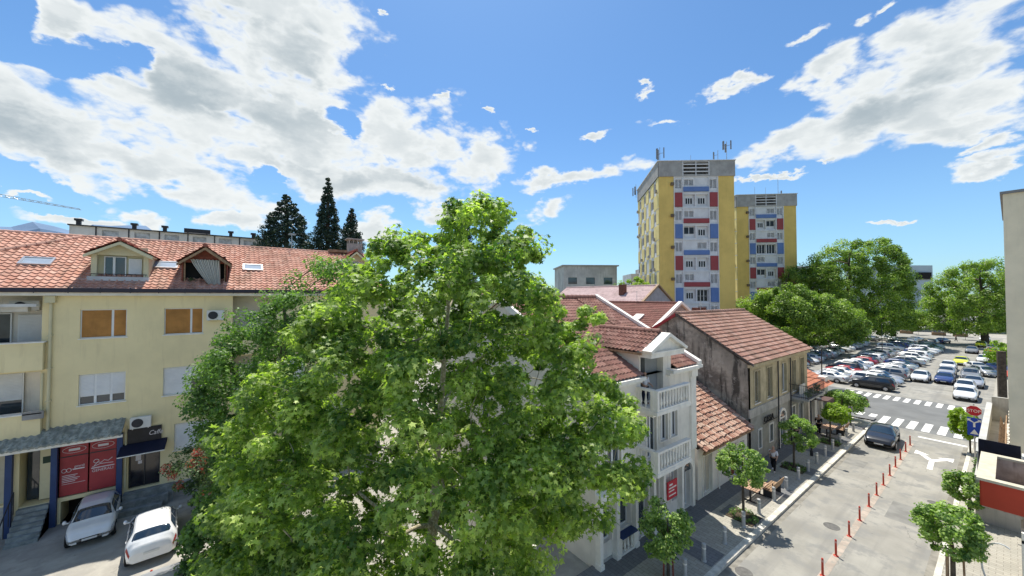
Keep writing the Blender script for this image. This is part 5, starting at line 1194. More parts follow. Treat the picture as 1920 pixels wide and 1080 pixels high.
tree('leafy_tree', 'wide leafy tree with dark leaning trunk beside the street end near the beige wall', 'tree', (-3.8, 146, 0), [(-11.5, 13.0), (-8.5, 17.2), (-5, 18.6), (-2.6, 19.7), (2.61, 20.3), (8.48, 19.0), (11, 14), (9.14, 6.5), (5.22, 4.0), (-5.21, 3.2), (-10.5, 4.2), (-12.0, 10.0)], SIDE, 7.5, 340, 210, 1.4, shape=LEAF4, trunk_r=.6, group=PG, seed=43, **park)
tree('leafy_tree', 'bright tree crown between the far tower and the domed tree', 'tree', (-37, 112, 0), [(4, 18.5), (8.82, 19.8), (13.93, 21), (17.76, 17), (16.2, 9), (7.55, 6.25), (3.5, 11)], SIDE, 5, 140, 200, 1.3, shape=LEAF4, trunk_r=.4, group=PG, seed=44, **park)
tree('leafy_tree', 'dark shaded tree low between the domed tree and the office block', 'tree', (-20, 150, 0), [(-6, 5), (-4, 7), (2, 8.2), (8, 7), (9, 5), (8, 3), (-4, 3)], SIDE, 6, 150, 180, 1.4, shape=LEAF4, trunk_r=.5, group=PG, seed=45, **park)
tree('leafy_tree', 'pale green tree top left of the near tower behind the brown roof', 'tree', (-48.9, 68.2, 0), [(-4.0, 12.4), (-2, 15.0), (1.5, 15.8), (4.2, 15.0), (4.8, 12), (2, 9.5), (-3, 9.8)], SIDE, 3, 70, 130, .9, .3, F_LIME, bark_dark, LEAF4, .3, seed=46, group=PG)
tree('leafy_tree', 'tree added for shade left behind the parked cars', 'tree', (-34, 97, 0), [(-6, 4), (-6, 10), (0, 13), (7, 12), (9, 6), (7, 3), (-3, 3)], SIDE, 6, 150, 180, 1.4, shape=LEAF4, trunk_r=.5, group=PG, seed=47, **park)  # extra tree, added to darken the ground under the crowns
SG = 'young round trees along the kerbs'
tree('street_tree', 'round kerb tree with wooden stakes, nearest on the left pavement', 'tree', (-8.8, 14.75, .13), [(-0.21, 3.25), (0.43, 3.0), (0.77, 2.5), (0.82, 1.7), (0.43, 1.25), (-0.34, 1.0), (-0.86, 1.3), (-1.03, 2.0), (-0.77, 2.8)], SIDE, .95, 70, 100, .25, .10, F_STREET, bark_dark, LEAF5, .06, seed=51, group=SG)
tree('street_tree', 'round kerb tree beside the first slatted bench, second on the left pavement', 'tree', (-8.75, 22.0, .13), [(-.11, 3.87), (.77, 3.58), (1.2, 2.8), (.77, 2.0), (-.11, 1.7), (-.98, 2.27), (-1.21, 3.1), (-.69, 3.66)], SIDE, 1.05, 72, 100, .25, .10, F_STREET, bark_dark, LEAF5, .06, seed=52, group=SG)
tree('street_tree', 'round kerb tree in front of the arched door, third on the left pavement', 'tree', (-9.1, 31.0, .13), [(.3, 3.5), (1.15, 3.0), (1.35, 2.14), (.9, 1.47), (.1, 1.33), (-.5, 1.85), (-.55, 2.8), (-.1, 3.4)], SIDE, .95, 60, 90, .25, .11, F_STREET, bark_dark, LEAF5, .06, seed=53, group=SG)
tree('street_tree', 'small bright kerb tree by the far bench, fourth on the left pavement', 'tree', (-8.9, 38.7, .13), [(.6, 3.2), (1.4, 2.8), (1.4, 2.04), (.52, 1.61), (-.25, 2.04), (-.1, 2.85)], SIDE, .8, 55, 90, .27, .13, F_LIME, bark_dark, LEAF5, .05, seed=54, group=SG)
tree('street_tree', 'wide bush like tree at the pavement corner before the zebra crossing', 'tree', (-9.9, 46.6, .13), [(.39, 2.75), (1.6, 2.4), (2.2, 1.5), (1.43, .9), (-.1, .95), (-.9, 1.9), (-.5, 2.55)], SIDE, 1.2, 80, 90, .36, .14, F_STREET, bark_dark, LEAF5, .06, seed=55, group=SG)
tree('street_tree', 'large round tree in the right foreground beside the striped pavement', 'tree', (-1.55, 23.0, .13), [(-0.93, 3.6), (-0.52, 3.2), (0.0, 3.5), (0.74, 3.2), (0.85, 2.4), (0.7, 1.8), (0.22, 1.5), (-0.44, 1.55), (-0.85, 2.1), (-0.96, 2.8)], SIDE, .9, 80, 105, .24, .10, F_STREET, bark_dark, LEAF5, .07, seed=56, group=SG)
tree('street_tree', 'round tree just left of the red balcony box', 'tree', (-1.5, 31.8, .13), [(-0.51, 2.28), (0.13, 2.13), (0.76, 2.03), (0.78, 1.08), (0.23, 0.58), (-0.47, 0.78), (-0.86, 1.48)], SIDE, .9, 60, 90, .25, .11, F_STREET, bark_dark, LEAF5, .06, seed=57, group=SG)
tree('street_tree', 'small yellow green tree beside the stop sign', 'tree', (-2.0, 44.6, .13), [(-.9, 3.1), (-.08, 3.2), (.5, 2.5), (.34, 1.5), (-.49, 1.2), (-1.0, 1.9)], SIDE, .85, 55, 90, .27, .13, F_LIME, bark_dark, LEAF5, .05, seed=58, group=SG)
tree('street_tree', 'small bright green tree by the far right parked cars', 'tree', (-1.0, 90, .13), [(-1.2, 4.6), (0, 5.2), (1.2, 4.6), (1.2, 2.6), (0, 2.0), (-1.2, 2.6)], SIDE, 1.2, 30, 60, .5, .28, F_LIME, bark_dark, LEAF4, .08, seed=59, group=SG)
for i, (x, y, lab) in enumerate(((-8.75, 22.0, 'low dark planting around the foot of the second kerb tree'), (-9.1, 31.0, 'dark planting bed at the foot of the third kerb tree'), (-8.9, 38.7, 'low planting at the foot of the fourth kerb tree'))):
    A = thing('planting_bed', lab, 'plants', (x, y, .13), group='planting beds round the kerb trees'); rng = np.random.default_rng(80 + i)
    leaf_cloud('leaves', [Vector((x, y, .2)) + Vector((math.cos(a) * .55, math.sin(a) * .55, .0)) for a in np.linspace(0, 5.8, 10)], .2, 45, .1, A, F_DARKTREE)
    MB().box((x - .65, y - .65, .13), (x + .65, y + .65, .16)).build('soil', mat('soil', (.08, .06, .04), .95, .3, 6), A)
q = MB()
for a in (0, 2.1, 4.2): q.tube([(-8.8 + .22 * math.cos(a), 14.75 + .22 * math.sin(a), .13), (-8.8 + .18 * math.cos(a), 14.75 + .18 * math.sin(a), 1.5)], .035, 6)
tag(q.build('tree_stakes', wood_red), 'reddish wooden stakes round the trunk of the nearest left kerb tree', 'tree stakes')
q = MB()
for a in (0, 2.1, 4.2): q.tube([(-1.55 + .3 * math.cos(a), 23.0 + .3 * math.sin(a), .13), (-1.55 + .28 * math.cos(a), 23.0 + .28 * math.sin(a), 1.7)], .035, 6)
tag(q.build('tree_stakes', timber), 'brown wooden stakes round the trunk of the right foreground tree', 'tree stakes')

# ------------------------------------------------------------------ street furniture
ORD = ['nearest', 'second', 'third', 'fourth', 'fifth', 'sixth', 'seventh', 'eighth', 'ninth', 'tenth', 'eleventh', 'twelfth', 'thirteenth', 'fourteenth', 'fifteenth', 'sixteenth', 'seventeenth', 'eighteenth', 'nineteenth', 'twentieth', 'twenty first', 'twenty second', 'twenty third', 'twenty fourth', 'twenty fifth', 'twenty sixth']
bo = thing('bollard', 'x', 'bollard', (0, 0, 0), group='grey bollards on the left pavement')
MB().lathe([(.115, 0), (.115, .04), (.085, .05), (.085, .66), (.092, .67), (.092, .76), (.07, .785), (.01, .79)], seg=14).build('post', mat('bollard_grey', (.42, .42, .41), .5, .1, 6), bo, smooth=False)
MB().lathe([(.087, .56), (.087, .62)], seg=14).build('band', white_tr, bo)
ys = [15.3, 16.93, 18.94, 21.06, 23.01, 25.14, 27.15, 29.33, 31.24, 33.13, 35.12, 37.09, 39.1, 41.15, 43.43]
for i, y in enumerate(ys):
    o = bo if i == 0 else dup(bo, (-8.38, y, .13)); o.location = (-8.38, y, .13); o['label'] = 'grey round bollard on the left kerb, ' + ORD[i] + (' one to the camera' if i == 0 else ' in the row from the camera')
rp = thing('red_post', 'x', 'traffic post', (0, 0, 0), group='red plastic posts between the lanes')
MB().lathe([(.10, 0), (.10, .02), (.045, .04), (.04, .74), (.02, .76)], seg=12).build('post', mat('post_red', (.50, .055, .03), .45, .08, 4), rp)
MB().lathe([(.046, .60), (.046, .68)], seg=12).build('band', mat('reflector', (.62, .30, .26), .4), rp)
ys = [18.2, 20.29, 22.33, 24.68, 26.85, 29.03, 31.06, 33.05, 35.14, 37.19, 39.18, 41.46, 43.55]
for i, y in enumerate(ys):
    o = rp if i == 0 else dup(rp, (-5.0, y, .004)); o.location = (-5.0, y, .004); o['label'] = 'red flexible post on the lane divider, ' + ORD[i] + (' one to the camera' if i == 0 else ' in the line from the camera')
o = dup(rp, (-21.2, -2.7, 0), label='red and white post behind the white hatchback in the yard')
def bench(lab, x, y, rz):
    T = thing('bench', lab, 'bench', (x, y, .13), 0, 'slatted benches on the left pavement'); k = Fr((x, y, .13), (math.cos(rz), math.sin(rz), 0), (-math.sin(rz), math.cos(rz), 0), (0, 0, 1))
    q = MB()
    for i in range(5): q.box((-.75, -.26 + i * .11, .43), (.75, -.175 + i * .11, .47), k)
    q.build('seat', timber, T); q = MB()
    for i in range(4): q.box((-.75, .30 + i * .03, .55 + i * .1), (.75, .33 + i * .03, .63 + i * .1), k)
    q.build('backrest', timber, T)
    for s_ in (-1, 1): MB().box((s_ * .6 - .04, -.22, 0), (s_ * .6 + .04, .24, .428), k).box((s_ * .6 - .03, .25, .0), (s_ * .6 + .03, .29, .9), k).build('leg', dark_metal, T)
def picnic(lab, x, y, rz):
    T = thing('slatted_table', lab, 'table', (x, y, .13), 0, 'slatted tables on the left pavement'); k = Fr((x, y, .13), (math.cos(rz), math.sin(rz), 0), (-math.sin(rz), math.cos(rz), 0), (0, 0, 1)); q = MB()
    for i in range(7): q.box((-.85, -.42 + i * .125, .72), (.85, -.32 + i * .125, .76), k)
    q.build('tabletop', mat('table_wood', (.42, .27, .18), .7, .2, 5), T)
    for s_ in (-1, 1): MB().box((s_ * .65 - .04, -.35, 0), (s_ * .65 + .04, .35, .05), k).box((s_ * .65 - .04, -.04, .05), (s_ * .65 + .04, .04, .72), k).build('leg', dark_metal, T)
picnic('reddish slatted table beside the second kerb tree', -9.15, 24.6, 1.57); bench('slatted bench by the kerb next to the slatted table', -8.75, 25.9, 1.57 + 3.14)
picnic('far slatted table with goods beside the fourth kerb tree', -9.4, 40.6, 1.57); bench('far slatted bench behind the fourth kerb tree', -8.9, 42.1, 1.57 + 3.14)
def lamp(lab, x, y, h, arm, ang):
    T = thing('street_lamp', lab, 'street lamp', (x, y, .0), group='street lamps'); q = MB().lathe([(.1, 0), (.1, .5), (.06, .55), (.045, h)], (x, y, 0), 10); q.tube([(x, y, h - .1), (x + arm * math.cos(ang) * .6, y + arm * math.sin(ang) * .6, h + .25), (x + arm * math.cos(ang), y + arm * math.sin(ang), h + .25)], .035, 6); q.build('pole', dark_metal, T)
    c = Vector((x + arm * math.cos(ang), y + arm * math.sin(ang), h + .2)); MB().lathe([(.06, 0), (.16, .05), (.14, .16), (.03, .2)], c - Vector((0, 0, .05)), 12).build('lamp_head', mat('lamp_grey', (.12, .12, .12), .5), T)
lamp('thin dark street lamp at the pavement corner before the car park', -11.6, 48.0, 6.6, .9, 0.3)
lamp('dark street lamp on the left pavement between third and fourth tree', -9.0, 34.4, 4.2, .5, 0)
lamp('street lamp among the parked cars of the middle row', -14.3, 96, 7, 1.0, 0)
A = thing('wall_post', 'thin dark post at the kerb corner before the zebra crossing', 'post', (-8.9, 45.2, .13)); MB().tube([(-8.9, 45.2, .13), (-8.9, 45.2, 1.9)], .04, 8).build('pole', dark_metal, A); MB().box((-9.05, 45.17, 1.5), (-8.75, 45.2, 1.9)).build('plate', concrete, A)

# ------------------------------------------------------------------ cars
def interp(x, pts):
    xs = [p[0] for p in pts]; return float(np.interp(x, xs, [p[1] for p in pts]))
KINDS = {
 'hatch': dict(L=(-1.98, 2.0), W=.86, top=[(-1.98, .72), (-1.92, .98), (-1.75, 1.14), (-1.42, 1.40), (-1.0, 1.485), (0, 1.52), (.5, 1.44), (1.18, 1.02), (1.6, .90), (1.88, .74), (2.0, .55)],
    belt=[(-1.98, .66), (-1.75, .97), (-1.0, .97), (1.1, .93), (1.6, .82), (1.88, .68), (2.0, .5)], cab=(-1.72, -1.36, .42, 1.12), side=(-1.3, .72), wheels=(-1.25, 1.28)),
 'sedan': dict(L=(-2.2, 2.25), W=.88, top=[(-2.2, .70), (-2.14, .96), (-1.9, 1.05), (-1.45, 1.10), (-.85, 1.38), (-.35, 1.44), (.3, 1.42), (1.1, 1.0), (1.8, .88), (2.1, .72), (2.25, .5)],
    belt=[(-2.2, .62), (-2.0, .93), (-1.0, .95), (1.05, .91), (1.8, .80), (2.1, .66), (2.25, .46)], cab=(-1.42, -.88, .36, 1.06), side=(-1.1, .72), wheels=(-1.35, 1.38)),
 'suv': dict(L=(-2.2, 2.2), W=.91, top=[(-2.2, .80), (-2.12, 1.2), (-2.0, 1.45), (-1.8, 1.64), (-1.2, 1.70), (.2, 1.70), (.55, 1.62), (1.15, 1.15), (1.8, 1.05), (2.08, .92), (2.2, .6)],
    belt=[(-2.2, .74), (-2.0, 1.1), (-1.2, 1.1), (1.05, 1.06), (1.8, .96), (2.08, .82), (2.2, .52)], cab=(-2.08, -1.85, .5, 1.1), side=(-1.75, .8), wheels=(-1.35, 1.35)),
}
TRIM = None
def car_mesh(kind):
    K = KINDS[kind]; x0, x1 = K['L']; Wd = K['W']; cr0, cr1, cf1, cf0 = K['cab']
    def wid(x):
        f_ = min((x - x0) / .5, (x1 - x) / .7, 1); return Wd * (.80 + .20 * math.sin(max(0, f_) * math.pi / 2) ** .8)
    def topw(x):
        if x < cr0: a = .86
        elif x < cr1: a = .86 - .17 * (x - cr0) / (cr1 - cr0)
        elif x < cf1: a = .69
        elif x < cf0: a = .69 + .16 * (x - cf1) / (cf0 - cf1)
        else: a = .85
        return wid(x) * a
    def sect(x):
        zt, zb, w, wt = interp(x, K['top']), interp(x, K['belt']), wid(x), topw(x); zb = min(zb, zt - .02); lo = .26 if x0 + .2 < x < x1 - .2 else .32
        cabin = zt - zb > .18; ed = .10 if cabin else .025
        return [(0, zt), (wt * .5, zt - .008), (wt * .86, zt - (.035 if cabin else .012)), (wt, zt - ed), (w * .955, zb), (w, zb - .09), (w * 1.0, .52), (w * .97, lo + .05), (w * .85, lo)]
    def Sf(x, t_):
        s_ = sect(x); i = min(7, int(t_)); f_ = t_ - i; a, b = s_[i], s_[i + 1]; return a[0] + (b[0] - a[0]) * f_, a[1] + (b[1] - a[1]) * f_
    st = sorted(set([x0, x0 + .03, x0 + .1, x1, x1 - .03, x1 - .1] + [p[0] for p in K['top']] + [p[0] for p in K['belt']] + list(np.linspace(x0 + .2, x1 - .2, 14)))); st = [s_ for i, s_ in enumerate(st) if i == 0 or s_ - st[i - 1] > .012]
    b = MB(); rows = []
    for x in st:
        s_ = sect(x); rows.append([(x, -y, z) for y, z in reversed(s_)] + [(x, y, z) for y, z in s_[1:]])
    b.grid(rows); b.face(rows[0]); b.face(list(reversed(rows[-1]))); b.face([r[0] for r in rows] + [r[-1] for r in reversed(rows)])
    def patch(xa, xb, ta, tb, off=.008, sides=(-1, 1), nx=6, nt=4, full=False, mb=None, skew=(0, 0)):
        mb = mb or MB()
        for s_ in sides:
            rr = []
            for i in range(nx + 1):
                row = []
                for j in range(nt + 1):
                    f_ = j / nt; t_ = ta + (tb - ta) * f_; xa_, xb_ = xa + skew[0] * (1 - f_), xb - skew[1] * (1 - f_); x = xa_ + (xb_ - xa_) * i / nx
                    y, z = Sf(x, t_); y2, z2 = Sf(x, min(7.99, t_ + .05)); nz, ny = (y2 - y), -(z2 - z); l_ = math.hypot(ny, nz) or 1
                    row.append((x, s_ * (y + ny / l_ * off), z + nz / l_ * off))
                rr.append(row)
            if s_ > 0: rr = [list(reversed(r_)) for r_ in rr]
            mb.grid(rr)
        return mb
    P = {}
    P['body'] = b
    def across(xa, xb, tm, off):     # windscreen: both halves
        m_ = MB(); rr = []
        for i in range(7):
            x = xa + (xb - xa) * i / 6; row = []
            for j in range(-6, 7):
                t_ = abs(j) / 6 * tm; y, z = Sf(x, t_); row.append((x + (off if xa > 0 else -off) * .8, math.copysign(y, j) if j else 0, z + off))
            rr.append(row)
        return m_.grid(rr)
    P['windscreen'] = across(cf1 + .05, cf0 - .03, 2.75, .012); P['rear_window'] = across(cr0 + .04, cr1 - .03, 2.6, .012)
    sa, sb = K['side']; mid = (sa + sb) / 2 + .02
    P['side_window'] = [patch(sa, mid - .04, 3.12, 3.9, skew=(.22, 0), sides=(q,)) for q in (-1, 1)] + [patch(mid + .04, sb + .14, 3.12, 3.9, skew=(0, .30), sides=(q,)) for q in (-1, 1)]
    P['headlight'] = [patch(x1 - .42, x1 - .04, 4.15, 5.35, .01, nx=4, sides=(q,)) for q in (-1, 1)]; P['taillight'] = [patch(x0 + .02, x0 + .26, 4.0, 5.2, .01, nx=3, sides=(q,)) for q in (-1, 1)]
    g_ = MB(); w_ = wid(x1) * .62
    g_.box((x1 - .02, -w_ * .8, .47), (x1 + .012, w_ * .8, .53)); g_.box((x1 - .03, -w_, .31), (x1 + .010, w_, .41)); P['grille'] = g_
    P['plate'] = [MB().box((x1 + .012, -.26, .40), (x1 + .022, .26, .49)), MB().box((x0 - .022, -.26, .58), (x0 - .012, .26, .68))]
    m_ = MB(); 
    for xs_ in (sb - .95, sb - 0.02 + .1, sa + .02):
        patch(xs_ - .006, xs_ + .006, 3.95, 7.0, .004, nx=1, nt=8, mb=m_)
    P['seam'] = m_
    return P, K, wid
CARLIB = {}
head_m = mat('headlight', (.55, .57, .60), .12, .15, 9, spec=.8); tail_m = mat('taillight', (.35, .012, .012), .2, .1, 6, spec=.7); rim_m = mat('rim', (.42, .42, .43), .35, .1, 8, metal=.7); plate_m = mat('plate', (.65, .65, .63), .5, .05)
def car(kind, cname, crgb, lab, loc, rz, group=None, detail=True, metal=.0, scale=1.0):
    """heading +x in its own frame"""
    key = (kind, cname, detail)
    if key not in CARLIB:
        P, K, wid = car_mesh(kind); T = thing('parked_car', lab, 'car', (0, 0, 0), 0, group); body = P['body'].build('body', paint(cname, crgb, metal=metal), T, smooth=True)
        for n_, m_ in (('windscreen', carglass), ('rear_window', carglass)): P[n_].build(n_, m_, T, smooth=True)
        for q in P['side_window']: q.build('side_window', carglass, T, smooth=True)
        
        for q in P['headlight']: q.build('headlight', head_m, T, smooth=True)
        for q in P['taillight']: q.build('taillight', tail_m, T, smooth=True)
        P['grille'].build('grille', black_rubber, T)
        for q in P['plate']: q.build('number_plate', plate_m, T)
        if detail: P['seam'].build('door_seam', black_rubber, body)
        for wx in K['wheels']:
            for s_ in (-1, 1):
                y_ = s_ * (wid(wx) - .10); w = MB().lathe([(.20, -.09), (.30, -.095), (.32, -.07), (.32, .07), (.30, .095), (.20, .09)], (wx, y_ + s_ * .02, .32), 20, axis=(0, 1, 0)); w.lathe([(.37, 0), (.37, .01), (.30, .01)], (wx, y_ + s_ * .103, .33), 20, axis=(0, s_, 0)) if 0 else None
                wl = w.build('wheel', black_rubber, T)
                r_ = MB().lathe([(.20, 0), (.20, .012), (.17, .03), (.06, .02), (.05, .035), (.01, .035)], (wx, y_ + s_ * .108, .32), 16, axis=(0, s_, 0)); r_.build('rim', rim_m, wl)
                a_ = MB(); rr = []
                for k in range(15):
                    th = math.pi * (k / 14 * 1.16 - .08); rr.append([(wx + rad * math.cos(th), s_ * (wid(wx) + nn), .33 + rad * math.sin(th)) for rad, nn in ((.335, -.02), (.335, .012), (.385, .012), (.385, -.02))])
                a_.grid(rr); a_.build('wheel_arch', black_rubber, body)
        if detail:
            for s_ in (-1, 1):
                mx = K['side'][1] + .1; zz = interp(mx, K['belt']) + .06; q = MB().box((mx - .06, s_ * (wid(mx) - .03), zz - .02), (mx + .02, s_ * (wid(mx) + .08), zz + .02)); q.lathe([(.03, -.07), (.085, -.05), (.10, 0), (.085, .05), (.03, .07)], (mx - .02, s_ * (wid(mx) + .13), zz + .05), 10, axis=(0, 1, 0)); q.build('mirror', paint(cname, crgb, metal=metal), T, smooth=True)
            hh = MB()
            for s_ in (-1, 1):
                for hx in (K['side'][0] + .35, K['side'][1] - .6): hh.box((hx, s_ * (wid(hx) + .0), interp(hx, K['belt']) - .16), (hx + .17, s_ * (wid(hx) + .02), interp(hx, K['belt']) - .13))
            hh.build('door_handle', paint(cname, crgb, metal=metal), T)
        CARLIB[key] = T; o = T
    else: o = dup(CARLIB[key], (0, 0, 0))
    o.location = loc; o.rotation_euler = (0, 0, rz); o['label'] = lab; o.scale = (scale,) * 3
    if group: o['group'] = group
    elif 'group' in o: del o['group']
    return o
WHT = ('white', (.74, .74, .73)); SLV = ('silver', (.46, .47, .48)); GRY = ('grey', (.20, .21, .22)); BLK = ('black', (.018, .019, .022)); NVY = ('navy', (.02, .045, .16)); BLU = ('blue', (.03, .10, .34)); RED = ('red', (.35, .02, .03)); YEL = ('yellow', (.70, .72, .05)); GRN = ('dark_green', (.02, .09, .06)); CHM = ('champagne', (.78, .77, .74))
YG = 'cars parked before the yellow building'
car('hatch', *CHM, 'pale silver hatchback parked nose out below the red posters', (-28.35, -5.75, 0), R(6), YG, metal=.1, scale=.95)
car('hatch', 'pure_white', (.80, .80, .79), 'white hatchback parked nose towards the yellow building', (-25.0, -3.15, 0), R(186), YG, scale=1.0)
car('sedan', *SLV, 'silver car roof at the bottom edge behind the white hatchback', (-19.1, -2.2, 0), R(184), YG, metal=.4)
car('sedan', *BLK, 'black sedan driving towards the camera in the left lane', (-6.45, 42.6, .004), R(-90 + 3), metal=.2)
LG = 'cars in the lanes of the car park'
for k_, c_, lab, x, y, r in (('sedan', NVY, 'dark blue sedan first in the line of cars between the rows', -5.6, 79.0, -90), ('sedan', SLV, 'bluish silver car second in the line, just behind the dark blue sedan', -5.9, 86.0, -90), ('hatch', WHT, 'white car third in the line behind the bluish silver car', -6.2, 93.0, -90),
    ('sedan', YEL, 'yellow taxi standing behind the white car in the line', -5.3, 102, -90), ('sedan', YEL, 'farther yellow taxi near the street end', -4.3, 141, -90), ('hatch', GRY, 'grey car between the two yellow taxis', -5.0, 124, -90), ('suv', WHT, 'white van like car beyond the far yellow taxi', -4.2, 158, -90),
    ('hatch', WHT, 'white car driving out of the aisle beside the parked row', -7.75, 77.8, -90), ('sedan', BLK, 'black car half hidden behind the corner bush', -11.6, 54.6, -150),
    ('sedan', WHT, 'white sedan first by the right wall of the car park, facing the crossing', -3.3, 68.6, -90), ('hatch', WHT, 'white car second by the right wall, close behind the white sedan', -3.55, 73.6, -90), ('sedan', SLV, 'silver car third by the right wall of the car park', -3.1, 79.0, -90), ('suv', GRY, 'dark grey car fourth by the right wall', -3.6, 84.5, -88),
    ('hatch', SLV, 'silver hatchback fifth by the right wall parked at a slant', -2.6, 90.5, -60), ('sedan', WHT, 'white car sixth by the right wall parked at a slant', -3.4, 95.5, -70), ('sedan', NVY, 'navy car beside the small bright tree', -.9, 97, -60), ('hatch', WHT, 'white car eighth by the right wall', -3.0, 108, -90), ('sedan', BLK, 'black car ninth by the right wall', -2.6, 116, -90), ('sedan', RED, 'red car tenth by the right wall', -2.4, 124, -90), ('hatch', GRY, 'grey car eleventh by the right wall', -2.5, 132, -90)):
    car(k_, *c_, lab, (x, y, .006), R(r), LG, detail=False)
rnd = random.Random(5)
pal = [WHT] * 7 + [SLV] * 9 + [CHM] * 2 + [GRY] * 3 + [BLK] * 2 + [NVY, GRN]
seq = {0: [('suv', BLK)], 1: [('sedan', WHT)]}
rowdef = [('lane side row', -11.0, -8, 66.2, 26, 0), ('second row from the lane', -15.7, 172, 67.2, 26, 1), ('third row from the lane', -22.3, -8, 69.5, 22, 2), ('fourth row, under the trees', -27.0, 172, 73.0, 17, 3), ('fifth row, deep in the shade', -34.5, 172, 82.0, 11, 4)]
for rl, x, deg, y0, n_, ri in rowdef:
    prev = None
    for i in range(n_):
        if ri == 0 and i == 0: kd, c_ = 'suv', BLK
        else: kd = rnd.choice(['hatch', 'hatch', 'sedan', 'sedan', 'suv']); c_ = rnd.choice(pal)
        if ri == 1 and i in (3, 8): c_ = RED
        if rnd.random() < .05 and i > 2: continue
        y = y0 + i * 2.5 + rnd.uniform(-.12, .12); r_ = deg + rnd.uniform(-2.5, 2.5) + (180 if rnd.random() < .25 and i > 2 else 0)
        if ri == 0 and i == 0: r_ = 180; 
        nm = {'hatch': 'hatchback', 'sedan': 'sedan', 'suv': 'high roofed car'}[kd]
        car(kd, *c_, c_[0].replace('_', ' ') + ' ' + nm + ', ' + (ORD[i] if i else 'first') + ' from the zebra in the ' + rl, (x + rnd.uniform(-.25, .25), y, .006), R(r_), 'cars parked in the car park rows', detail=False)
for i, x in enumerate((-29, -25.5, -22, -18.5, -15, -11.5)):
    c_ = [SLV, WHT, GRY, WHT, SLV, BLK][i]; car('hatch' if i % 2 else 'sedan', *c_, c_[0] + ' car, ' + ['first', 'second', 'third', 'fourth', 'fifth', 'last'][i] + ' from the left in the cross row before the far end', (x, 136 + .25 * i, .006), R(85), 'cars parked across the far end', detail=False)
for i, (x, y) in enumerate(((-20, 141), (-15, 143), (-10.5, 144), (-26, 138), (-31, 134))):
    c_ = [WHT, SLV, NVY, GRY, SLV][i]; car('sedan', *c_, c_[0] + ' sedan, ' + ['first', 'second', 'third', 'fourth', 'fifth'][i] + ' counted among five across the far end of the car park', (x, y, .006), R(75), 'cars parked across the far end', detail=False)
# far umbrellas, stalls
def parasol(lab, x, y, m_, h=2.6, r=1.6):
    T = thing('parasol', lab, 'parasol', (x, y, 0), group='parasols beyond the car park'); MB().tube([(x, y, 0), (x, y, h + .5)], .03, 6).build('pole', dark_metal, T); MB().lathe([(r, h - .25), (r, h - .1), (r * .5, h + .25), (.05, h + .5)], (x, y, 0), 8).build('canopy', m_, T)
parasol('red parasol beside the beige wall', -.25, 76, mat('parasol_red', (.55, .08, .05), .8, .05), 2.4, .9)
parasol('white parasol at the far street end under the tree', -7.5, 160, white_tr); parasol('cream parasol left of the white one at the far end', -11.5, 162, mat('parasol_cream', (.6, .5, .42), .8)); parasol('white parasol by the office block shop front', -17.0, 168, white_tr)
for i, x in enumerate((-9, -13.2, -20)):
    T = thing('market_stall', ['white topped stall beyond the parasols', 'pale stall in the shade left of the white stall', 'small stall before the office block'][i], 'stall', (x, 172, 0)); MB().box((x - 1.4, 171, 0), (x + 1.4, 173, .9)).build('counter', timber, T); q = MB()
    for a in (-1.3, 1.3):
        for b_ in (-.9, .9): q.tube([(x + a, 172 + b_, 0), (x + a, 172 + b_, 2.3)], .04, 5)
    q.build('post', steel, T); MB().prism([(-1.6, 2.3), (1.6, 2.3), (0, 3.0)], Fr((x, 173.2, 0), (1, 0, 0), (0, 0, 1)), 0, 2.4).build('roof', white_tr, T)

# ------------------------------------------------------------------ people
skin_m = mat('skin', (.45, .27, .19), .6, .05, 4); hair_m = mat('hair', (.025, .018, .014), .6, .2, 20)
def skinned(name, verts, edges, radii, m_, parent, sub=1):
    me = bpy.data.meshes.new(name); off = root_loc(parent); me.from_pydata([tuple(Vector(v)) for v in verts], edges, []); o = bpy.data.objects.new(name, me); COL.objects.link(o)
    s_ = o.modifiers.new('Skin', 'SKIN'); s_.use_smooth_shade = True
    bpy.context.view_layer.update()
    if not me.skin_vertices: me.skin_vertices.new() if hasattr(me.skin_vertices, 'new') else None
    lay = me.skin_vertices[0]
    for i, r in enumerate(radii): lay.data[i].radius = (r, r) if not hasattr(r, '__len__') else r
    lay.data[0].use_root = True
    ss = o.modifiers.new('Sub', 'SUBSURF'); ss.levels = sub; ss.render_levels = sub
    bpy.context.view_layer.update(); dg = bpy.context.evaluated_depsgraph_get(); m2 = bpy.data.meshes.new_from_object(o.evaluated_get(dg)); COL.objects.unlink(o); bpy.data.objects.remove(o)
    m2.name = name; m2.materials.clear(); m2.materials.append(m_); o2 = bpy.data.objects.new(name, m2); COL.objects.link(o2); o2.parent = parent; return o2
